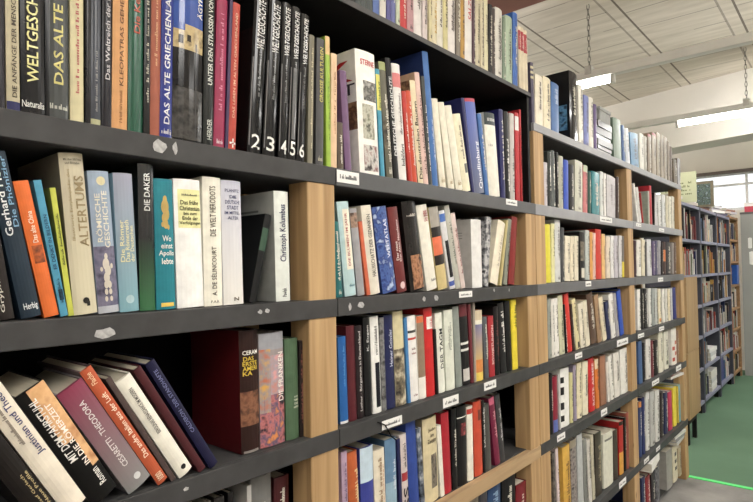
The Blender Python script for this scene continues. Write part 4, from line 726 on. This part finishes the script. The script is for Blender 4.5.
# black tray under the sixth shelf of the third bay
ya, yb = Yat(620, -.03, .22), Yat(633, -.03, .22)
tr = empty('storage_tray', (-.135, min((ya+yb)/2, 2.88), .046), 'dark blue-black plastic tray on the bottom shelf of the third bay', 'tray')
q = MB(); hw, hl, h = .115, .19, .15
def shell(q, hw, hl, z0, z1, th, fl, m):
    q.box((-hw, -hl, z0), (hw, hl, z0+th), m)
    q.box((-hw, -hl, z0), (-hw+th, hl, z1), m); q.box((hw-th, -hl, z0), (hw, hl, z1), m)
    q.box((-hw, -hl, z0), (hw, -hl+th, z1), m); q.box((-hw, hl-th, z0), (hw, hl, z1), m)
shell(q, hw, hl, 0, h, .005, .01, mat((34, 38, 54), .4)); q.build('tray_body', tr, None, .001)
q = MB(); ho, lo = hw+.008, hl+.008
for a, b in (((-ho, -lo, h), (ho, -hl, h+.01)), ((-ho, hl, h), (ho, lo, h+.01)), ((-ho, -hl, h), (-hw, hl, h+.01)), ((hw, -hl, h), (ho, hl, h+.01))): q.box(a, b, mat((26, 28, 34), .4))
q.build('rim', tr)
# ------------------------------------------------------------------ far bookcases
M_BLUE = mat((122, 124, 146), .5, .1, 15); M_DK = mat((70, 72, 84), .55, .1, 15)
XF = -.25; FZ = [.13, .445, .755, 1.055, 1.35, 1.68, 2.005]
GFC = 'far bookcases along the green carpet'
def farcase(y0, y1, zs, m, label, top=2.005, pm=None):
    c = empty('bookcase', (XF-.14, (y0+y1)/2, 0), label, 'bookcase', GFC)
    for a in (y0, y1-.03):
        boxo('side_panel', (XF-.27, a+.001, .0045), (XF, a+.029, top+.01), pm or M_DK, c, .002)
    for z in zs: boxo('shelf', (XF-.26, y0+.03, z-.028), (XF+.002, y1-.03, z), m, c, .002)
    boxo('back_panel', (XF-.28, y0, .05), (XF-.272, y1, top), M_BACK, c)
    for s in (.04, y1-y0-.04):
        boxo('foot', (XF-.06, y0+s-.02, .0045), (XF-.02, y0+s+.02, .1), M_BLACK, c)
    return c
farcase(5.345, 6.235, FZ, M_BLUE, 'first bluish grey bookcase beyond the wooden boards')
farcase(6.237, 7.085, FZ, M_BLUE, 'second bluish grey bookcase, holding flat white stacks low down')
farcase(7.087, 7.91, FZ, M_BLUE, 'third bluish grey bookcase with a blue folder at its foot')
M_TAN = wood((128, 94, 62), (160, 122, 82), 'Y', 'tan_wood')
farcase(7.912, 8.56, [.12, .38, .64, .90, 1.19, 1.48, 1.75, 2.03], M_TAN, 'tan wooden bookcase beside the grey partition', 2.03, M_TAN)
palette = [(222, 220, 212), (226, 224, 220), (206, 206, 202), (214, 206, 186), (60, 58, 60), (44, 44, 48), (150, 148, 146), (176, 60, 50), (196, 150, 70), (90, 120, 160), (120, 130, 100), (200, 190, 170), (70, 60, 56), (40, 50, 90), (228, 226, 222), (186, 120, 70), (130, 60, 60)]
fr = random.Random(21)
def farrow(y0, y1, z, hmax):
    y = y0
    while y < y1-.03:
        t = fr.choice((.012, .018, .022, .028, .035)); h = hmax*fr.choice((.5, .66, .75, .8, .85, .97))
        if y+t > y1: break
        if fr.random() < .07: y += .06; continue
        d = fr.uniform(.13, .19); c = fr.choice(palette); m_ = mat(c, .5); X = XF-.02-fr.uniform(0, .015)
        REST.box((X-d, y, z+.001), (X, y+.002, z+h), m_); REST.box((X-d, y+t-.002, z+.001), (X, y+t, z+h), m_); REST.box((X-.003, y, z+.001), (X, y+t, z+h), m_)
        REST.box((X-d+.003, y+.002, z+.003), (X-.003, y+t-.002, z+h-.003), M_PAGEW)
        if t > .02 and fr.random() < .5: REST.box((X, y+t*.25, z+h*.55), (X+.0005, y+t*.75, z+h*.85), mat(fr.choice(palette), .5))
        y += t+.001
for y0, y1 in ((5.38, 6.195), (6.277, 7.045), (7.127, 7.87)):
    for i, z in enumerate(FZ[:-1]):
        if y0 > 6.2 and y0 < 6.4 and i in (0, 1): farrow(y0, y0+.30, z, .27); continue
        if y0 > 7 and i == 0: farrow(y0+.36, y1, z, .25); continue
        farrow(y0, y1, z, FZ[i+1]-z-.03)
TZ = [.12, .38, .64, .90, 1.19, 1.48, 1.75, 2.03]
for i, z in enumerate(TZ[:-1]):
    for ya, yb in (((7.95, 8.21), (8.40, 8.52)) if i == 4 else ((7.95, 8.52),)): farrow(ya, yb, z, TZ[i+1]-z-.03)
o = REST.build('packed_books')
tag(o, 'small distant books packed on the shelves of the far bookcases', 'books', None, 'stuff')
# flat white stacks low in the second far case
GS = 'white flat magazines low in the second far bookcase'
n = 0
for zb, k in ((.13, 5), (.445, 3)):
    for i in range(k):
        lying((XF-.12, 6.80, zb+.0015+i*.042), (.21, .32, .04), fr.uniform(-.05, .05), fr.choice([(226, 226, 224), (196, 198, 200), (212, 210, 204)]), 'white magazine in the flat stacks low in the second far bookcase', GS, 'magazine', name='magazine', glossy=.3); n += 1
f = empty('folder', (XF-.03, 7.30, .1325), 'blue folder standing open at the foot of the third far bookcase', 'folder')
q = MB(); q.box((-.2, -.15, 0), (0, -.145, .27), mat((34, 44, 110), .4)); q.box((-.2, .145, 0), (0, .15, .27), mat((34, 44, 110), .4)); q.box((-.004, -.145, 0), (0, .145, .27), mat((40, 50, 122), .4)); q.build('cover', f)
q = MB(); q.box((-.19, -.14, .004), (-.006,   .14, .26), M_PAGEW); q.build('paper_block', f)
bb = empty('book', (XF+.02, 8.30, 1.1925), 'bright blue book sticking out of the tan wooden bookcase', 'book')
q = MB(); bm = mat((36, 84, 170), .4); q.box((-.2, -.07, 0), (0, -.066, .24), bm); q.box((-.2, .066, 0), (0, .07, .24), bm); q.box((-.004, -.066, 0), (0, .066, .24), bm); q.build('cover', bb)
q = MB(); q.box((-.19, -.065, .004), (-.005, .065, .236), M_PAGEW); q.build('page_block', bb)
# things standing on the far cases
sx = onX(683.5, 200, XF-.1).y
cd = empty('display_card', (XF-.08, 5.75, 2.016), 'pale yellow-green card with small lettering standing on the far bookcase', 'card')
a, b = onY(681.5, 198, 5.75), onY(696, 171, 5.75)
wdt, hgt = .30, b.z-2.016
q = MB(); q.box((-.15, -.004, 0), (.15, .004, hgt), mat((200, 204, 166), .5, .05, 8))
for k, v in enumerate((.62, .5, .38, .26)):
    g_, fs = scribble(fr, 9); q.add([(-.11+.22*u, -.0046, hgt*v+.02*t) for u, t in g_], fs, mat((110, 120, 80), .6))
q.build('card_panel', cd)
q = MB(); q.add([(-.02, .004, hgt*.7), (.02, .004, hgt*.7), (.02, .09, 0), (-.02, .09, 0)], [(0, 1, 2, 3)], mat((190, 196, 160), .6)); q.build('support_strut', cd)
pf = empty('framed_picture', (XF-.08, 6.32, 2.016), 'small framed landscape picture leaning on top of the far bookcase', 'picture')
hh = onY(703, 183.5, 6.32).z-2.016
q = MB(); q.box((-.17, -.006, 0), (.17, .004, hh), mat(((70, 90, 96), (110, 130, 120), (60, 70, 66), (140, 160, 170)), .4)); q.build('picture_panel', pf)
q = MB()
for a, b in (((-.19, -.012, 0), (-.165, .008, hh+.02)), ((.165, -.012, 0), (.19, .008, hh+.02)), ((-.165, -.012, hh-.005), (.165, .008, hh+.02)), ((-.165, -.012, 0), (.165, .008, .02))): q.box(a, b, mat((128, 118, 96), .5))
q.build('frame', pf)
GT = 'papers lying on top of the far bookcases'
topc = [(200, 190, 180), (150, 110, 90), (214, 212, 210), (90, 100, 130), (60, 70, 100), (226, 226, 226), (110, 116, 140), (196, 200, 210)]
for i, (y, k) in enumerate(((5.52, 2), (6.02, 2), (6.75, 3), (7.25, 3), (7.65, 4), (8.2, 3))):
    zt = 2.016 if y < 7.9 else 2.041
    for j in range(k):
        lying((XF-.13+fr.uniform(-.03, .03), y, zt+j*.027), (.22, .3, .026), fr.uniform(-.25, .25), fr.choice(topc),
              'magazine in the %s pile from the front, on top of the far bookcases' % ORD[i+1] if k else '', 'magazines, %s pile on the far bookcases' % ORD[i+1], 'magazine', name='magazine', glossy=.25)
# plywood boards on black legs
l1, l2 = onZ(691.3, 446, 0), onZ(697, 438, 0)
xw = (l1.x+l2.x)/2
print('PLY', l1, l2)
pw = empty('plywood_stand', (xw, (l1.y+l2.y)/2, 0), 'pair of tan plywood boards stacked upright on black legs', 'wooden boards')
ya, yb = Yat(687.5, xw, .9), Yat(698.5, xw, .9)
M_PLY = wood((150, 118, 76), (170, 138, 94), 'Z', 'plywood')
zt, zm, zb = onX(692, 277, xw).z, onX(692, 352, xw).z, onX(692, 419, xw).z
boxo('board', (xw-.02, ya, zm+.002), (xw, yb, zt), M_PLY, pw, .002); boxo('board', (xw-.02, ya, zb), (xw, yb, zm-.002), M_PLY, pw, .002)
for a in (l1, l2): boxo('leg', (xw-.035, a.y-.018, .0045), (xw-.005, a.y+.018, zb), M_BLACK, pw)
for a in (l1, l2): boxo('leg', (xw-.25, a.y-.018, .0045), (xw-.22, a.y+.018, zb), M_BLACK, pw)
boxo('leg_rail', (xw-.25, l1.y-.018, zb-.03), (xw-.005, l2.y+.018, zb), M_BLACK, pw)
# ------------------------------------------------------------------ room
def plane(name, vs, m): q = MB(); q.add(vs, [tuple(range(len(vs)))], m); return struct(q.build(name))
XL, XR, YN, YT, HC = -3.2, 2.7, -2.6, 4.295, 3.2
def floor_mat(kind):
    m = bpy.data.materials.new(kind); N, L = nt(m); b = N['Principled BSDF']; tc = N.new('ShaderNodeTexCoord')
    n1 = N.new('ShaderNodeTexNoise'); n1.inputs['Scale'].default_value = 3.5 if kind == 'concrete_floor' else 1.2; n1.inputs['Detail'].default_value = 8
    L.new(tc.outputs['Object'], n1.inputs['Vector']); ra = N.new('ShaderNodeValToRGB'); L.new(n1.outputs['Fac'], ra.inputs['Fac']); e = ra.color_ramp.elements
    if kind == 'concrete_floor':
        e[0].position = .35; e[0].color = lin((104, 102, 100)); e[1].position = .65; e[1].color = lin((150, 147, 144)); b.inputs['Roughness'].default_value = .6
    else:
        e[0].position = .3; e[0].color = lin((74, 108, 82)); e[1].position = .7; e[1].color = lin((86, 120, 94)); b.inputs['Roughness'].default_value = .9
        n2 = N.new('ShaderNodeTexNoise'); n2.inputs['Scale'].default_value = 260; bp = N.new('ShaderNodeBump'); bp.inputs['Strength'].default_value = .4
        L.new(tc.outputs['Object'], n2.inputs['Vector']); L.new(n2.outputs['Fac'], bp.inputs['Height']); L.new(bp.outputs['Normal'], b.inputs['Normal'])
    L.new(ra.outputs['Color'], b.inputs['Base Color']); return m
q = MB(); q.box((XL, YN, -.06), (XR, 9.2, 0), floor_mat('concrete_floor')); struct(q.build('floor'))
q = MB(); q.box((-2.4, YT+.012, .0006), (XR-.01, 8.99, .004), floor_mat('green_carpet')); tag(q.build('carpet'), 'green carpet covering the far floor beyond the bright tape', 'carpet')
q = MB(); q.box((-.36, YT-.012, .0006), (XR-.02, YT+.028, .0048), mat((84, 226, 120), .5, .08, 30)); tag(q.build('floor_tape'), 'bright green tape strip along the near edge of the carpet', 'tape')
def ceil_mat():
    m = bpy.data.materials.new('board_marked_concrete'); N, L = nt(m); b = N['Principled BSDF']; b.inputs['Roughness'].default_value = .85
    tc = N.new('ShaderNodeTexCoord'); sp = N.new('ShaderNodeSeparateXYZ'); L.new(tc.outputs['Object'], sp.inputs[0])
    def math(op, a, b_=None):
        n = N.new('ShaderNodeMath'); n.operation = op
        for i, v in enumerate((a, b_)):
            if v is None: continue
            if hasattr(v, 'is_output'): L.new(v, n.inputs[i])
            else: n.inputs[i].default_value = v
        return n.outputs[0]
    u = math('DIVIDE', math('ADD', sp.outputs['X'], 6.866), .6)      # ribs every 0.615 m
    fr_ = math('FRACT', u); cell = math('FLOOR', u)
    rib = math('GREATER_THAN', fr_, .843)
    e1 = math('LESS_THAN', math('ABSOLUTE', math('SUBTRACT', fr_, .843)), .012)
    e2 = math('LESS_THAN', math('ABSOLUTE', math('SUBTRACT', fr_, .988)), .012)
    wn = N.new('ShaderNodeTexWhiteNoise'); wn.noise_dimensions = '1D'; L.new(cell, wn.inputs['W'])
    nz = N.new('ShaderNodeTexNoise'); nz.inputs['Scale'].default_value = 2.2; L.new(tc.outputs['Object'], nz.inputs['Vector'])
    v = math('FRACT', math('ADD', math('MULTIPLY', sp.outputs['Y'], 3.1), math('ADD', wn.outputs['Value'], math('MULTIPLY', nz.outputs['Fac'], .12))))
    pl = math('MULTIPLY', math('LESS_THAN', v, .035), math('SUBTRACT', 1., rib))
    nb = N.new('ShaderNodeTexNoise'); nb.inputs['Scale'].default_value = 5; nb.inputs['Detail'].default_value = 6; mp = N.new('ShaderNodeMapping'); mp.inputs['Scale'].default_value = (.5, 3, 1)
    L.new(tc.outputs['Object'], mp.inputs[0]); L.new(mp.outputs[0], nb.inputs['Vector'])
    gate = math('GREATER_THAN', nb.outputs['Fac'], .44)
    dark = math('MINIMUM', 1., math('ADD', math('ADD', math('MULTIPLY', e1, .55), math('MULTIPLY', e2, .9)), math('MULTIPLY', math('MULTIPLY', pl, gate), .55)))
    ra = N.new('ShaderNodeValToRGB'); L.new(nb.outputs['Fac'], ra.inputs['Fac']); e = ra.color_ramp.elements
    e[0].position = .3; e[0].color = lin((194, 183, 167)); e[1].position = .7; e[1].color = lin((218, 208, 193))
    mx = N.new('ShaderNodeMix'); mx.data_type = 'RGBA'; L.new(dark, mx.inputs[0]); L.new(ra.outputs['Color'], mx.inputs[6]); mx.inputs[7].default_value = lin((96, 82, 70))
    L.new(mx.outputs[2], b.inputs['Base Color']); return m
q = MB(); q.box((XL, YN, HC), (XR, 9.2, HC+.08), ceil_mat()); struct(q.build('ceiling'))
M_WALL = mat((222, 217, 208), .85, .03, 3)
q = MB()
q.add([(-1.9, 6.50, 2.614), (XR, 5.40, 2.614), (XR, 5.75, 2.614), (-1.9, 6.85, 2.614), (-1.9, 6.50, HC), (XR, 5.40, HC), (XR, 5.75, HC), (-1.9, 6.85, HC)], [(0,3,2,1),(4,5,6,7),(0,1,5,4),(1,2,6,5),(2,3,7,6),(3,0,4,7)], M_WALL)
struct(q.build('trim_1'))
q = MB(); q.box((XL, 2.55, 2.985), (-.2, 3.08, HC), mat((132, 84, 70), .8, .06, 6)); struct(q.build('trim_2'))
q = MB(); q.box((XL, YN, 0), (XL+.02, 9.2, HC), M_WALL); struct(q.build('wall_left'))
q = MB(); q.box((XR-.02, YN, 0), (XR, 9.2, HC), M_WALL); struct(q.build('wall_right'))
q = MB(); q.box((XL, YN, 0), (XR, YN+.02, HC), M_WALL); struct(q.build('wall_front'))
wz0, wz1, wx0, wx1 = 2.18, 2.705, -1.6, 2.3
q = MB()
for a, b in (((XL, 9.05, 0), (XR, 9.2, wz0)), ((XL, 9.05, wz1), (XR, 9.2, HC)), ((XL, 9.05, wz0), (wx0, 9.2, wz1)), ((wx1, 9.05, wz0), (XR, 9.2, wz1))): q.box(a, b, M_WALL)
struct(q.build('wall_back'))
win = bpy.data.objects.new('window_1', None); COL.objects.link(win); win.location = (.3, 9.1, wz0); win['kind'] = 'structure'
M_FR = mat((226, 228, 230), .5)
q = MB()
for a, b in (((wx0, -.03, 0), (wx1, .03, .04)), ((wx0, -.03, .49), (wx1, .03, .525)), ((wx0, -.025, .345), (wx1, .02, .375))): q.box((a[0]-.3, a[1], a[2]), (b[0]-.3, b[1], b[2]), M_FR)
for x in (-1.6, -.85, -.22, .45, 1.1, 1.7, 2.26): q.box((x-.3, -.026, 0), (x-.27, .026, .525), M_FR)
q.build('window_frame', win)
gm = bpy.data.materials.new('window_glass'); N, L = nt(gm); N.remove(N['Principled BSDF'])
g1 = N.new('ShaderNodeBsdfTransparent'); g2 = N.new('ShaderNodeBsdfGlossy'); g2.inputs['Roughness'].default_value = .05; mx = N.new('ShaderNodeMixShader'); mx.inputs[0].default_value = .06
no = N.new('ShaderNodeTexNoise'); no.inputs['Scale'].default_value = 2; rr = N.new('ShaderNodeValToRGB'); L.new(no.outputs['Fac'], rr.inputs['Fac']); rr.color_ramp.elements[0].color = (.86, .92, .96, 1); rr.color_ramp.elements[1].color = (1, 1, 1, 1); L.new(rr.outputs['Color'], g1.inputs['Color'])
L.new(g1.outputs[0], mx.inputs[1]); L.new(g2.outputs[0], mx.inputs[2]); L.new(mx.outputs[0], N['Material Output'].inputs['Surface'])
q = MB(); q.add([(wx0-.3, .005, .0), (wx1-.3, .005, 0), (wx1-.3, .005, .525), (wx0-.3, .005, .525)], [(0, 1, 2, 3)], gm); q.build('window_pane', win)
q = MB(); q.box((wx0-.05, 9.0, wz1-.012), (wx1, 9.049, wz1+.03), mat((110, 100, 96), .8)); struct(q.build('trim_3'))
# grey partition at the end of the aisle, sign above it
pt = empty('partition', (1.1, 8.615, 0), 'plain grey partition closing the end of the aisle', 'partition')
xa = onY(743, 300, 8.61).x; zt = onY(748, 214, 8.61).z
boxo('panel', (xa, 8.60, .0045), (2.5, 8.64, zt), mat((150, 152, 150), .6, .04, 4), pt)
boxo('top_cap', (xa-.004, 8.59, zt), (2.5, 8.65, zt+.025), mat((96, 92, 94), .6), pt)
a, b = onY(744.5, 211.5, 8.66), onY(753, 206, 8.66)
sg = empty('sign', ((a.x+1.1)/2, 8.67, zt+.026), 'red sign strip standing on top of the grey partition', 'sign')
z0_, z1_ = .002, b.z-zt-.026
q = MB(); q.box((a.x-sg.location.x, -.008, z0_), (1.1-sg.location.x, .008, z1_), mat((206, 70, 90), .5)); q.build('red_panel', sg)
q = MB(); q.box((a.x-sg.location.x-.004, -.009, z1_), (1.1-sg.location.x, .009, z1_+.05), mat((244, 240, 240), .5)); q.build('white_panel', sg)
for i, (px, py, w_, h_) in enumerate(((750, 243, .03, .09), (752, 258, .04, .11))):
    c_ = onY(px, py, 8.598); q = MB(); n = 8
    q.add([(w_*cos(2*pi*k/n)*(.7+.3*(k % 2)), 0, h_*sin(2*pi*k/n)*(.8+.2*(k % 2))) for k in range(n)], [tuple(range(n))], M_PAPER)
    tag(q.build('paper_cutout', None, (c_.x, 8.5985, c_.z)), ['small white paper cut-out on the grey partition, upper one', 'white paper cut-out on the grey partition, lower one'][i], 'paper')
# pale wooden post at the partition end
# ------------------------------------------------------------------ lamps
M_RAIL = mat((222, 222, 216), .5, .05, 10, .5); M_CHAIN = mat((120, 116, 108), .4, .1, 60, .5, .7)
em = bpy.data.materials.new('lit_tube'); N, L = nt(em); b = N['Principled BSDF']; b.inputs['Emission Color'].default_value = (1, .98, .94, 1); b.inputs['Emission Strength'].default_value = 55
no = N.new('ShaderNodeTexNoise'); no.inputs['Scale'].default_value = 3; rr = N.new('ShaderNodeValToRGB'); rr.color_ramp.elements[0].color = (.94, .94, .94, 1); L.new(no.outputs['Fac'], rr.inputs['Fac']); L.new(rr.outputs['Color'], b.inputs['Base Color'])
def chain(name, x, y, z0, z1, label, parent):
    q = MB(); n = max(4, int((z1-z0)/.034)); p = (z1-z0)/n
    for k in range(n):
        c = z0+(k+.5)*p; h = p*.68; w = .0085; pts = []
        for j in range(13):
            t = 2*pi*j/12; a, b = w*cos(t), h*sin(t)
            pts.append((a, 0, c+b) if k % 2 else (0, a, c+b))
        q.tube([(px, py, pz-z0) for px, py, pz in pts], .0022, M_CHAIN, 6, False)
    return q.build(name, parent, Vector((x, y, z0))-parent.location, smooth=True)
def luminaire(y, xr0, xr1, z, chx, tubes, label, slope=0):
    """hanging rail along x with fluorescent tubes below it"""
    c = empty('strip_light', ((xr0+xr1)/2, y, z), label, 'ceiling lamp', 'hanging strip lights')
    boxo('rail', (xr0, y-.03, z-.0), (xr1, y+.03, z+.052), M_RAIL, c, .003)
    for x in chx:
        chain('chain', x, y, z+.085, HC, '', c)
        boxo('chain_clip', (x-.022, y-.034, z+.03), (x+.022, y+.034, z+.088), mat((196, 196, 190), .5), c, .002)
    for x0, x1 in tubes:
        q = MB(); q.tube([(x0-c.location.x, 0, -.026), (x1-c.location.x, 0, -.026)], .02, em, 14)
        q.build('tube', c, smooth=True)
        for x in (x0-.012, x1+.012): boxo('tube_socket', (x-.012, y-.02, z-.052), (x+.012, y+.02, z-.0005), mat((206, 206, 200), .5), c)
    return c
luminaire(3.755, -.52, 2.4, 2.69, (-.412, .85, 2.1), [(-.52, -.276)], 'hanging strip light with its short lit tube behind the books')
luminaire(5.38, -1.75, 2.3, 2.69, (-1.5, .265, 1.8), [(-.23, 1.2)], 'farther hanging strip light with a long lit tube before the white beam')
def area(x, y, z, sx, sy, e, col=(1, .985, .955), rot=(0, 0, 0)):
    l = bpy.data.lights.new('unseen_light', 'AREA'); l.shape = 'RECTANGLE'; l.size = sx; l.size_y = sy; l.energy = e; l.color = col
    o = bpy.data.objects.new('unseen_light', l); COL.objects.link(o); o.location = (x, y, z); o.rotation_euler = rot
def lamp(x, y, z, sx, sy, e, up=1.15):  # unseen lamp pair added for light: one shines down, one up at the ceiling
    area(x, y, z, sx, sy, e); area(x, y, z+.03, sx, sy, e*up, rot=(pi, 0, 0))
lamp(1.75, -.7, 2.69, 1.5, .2, 24, 1.3); lamp(1.75, .9, 2.69, 1.5, .2, 23, 1.5); lamp(1.75, 2.3, 2.69, 1.5, .2, 17, 2.0)
lamp(1.6, 7.4, 2.69, 1.5, .2, 55); lamp(-2, 1.2, 2.69, 1.5, .2, 24); lamp(-2, 3.2, 2.69, 1.5, .2, 24); lamp(-2.3, 5.4, 2.69, 1, .2, 24); lamp(-2, 7.6, 2.69, 1.5, .2, 30)
lamp(1.6, 3.755, 2.6, 1.2, .1, 20)
wd = bpy.data.worlds.new('sky'); S.world = wd; wd.use_nodes = True
N, L = wd.node_tree.nodes, wd.node_tree.links
bg = N['Background']; bg.inputs['Strength'].default_value = 1.6
tc = N.new('ShaderNodeTexCoord'); sp = N.new('ShaderNodeSeparateXYZ'); L.new(tc.outputs['Generated'], sp.inputs[0]); rr = N.new('ShaderNodeValToRGB'); L.new(sp.outputs['Z'], rr.inputs['Fac'])
rr.color_ramp.elements[0].color = (.9, .9, .88, 1); rr.color_ramp.elements[1].color = (.86, .93, 1, 1); L.new(rr.outputs['Color'], bg.inputs['Color'])
S.view_settings.view_transform = 'Standard'; S.view_settings.look = 'None'; S.view_settings.exposure = -.07
S.cycles.use_denoising = True
S.cycles.max_bounces = 6
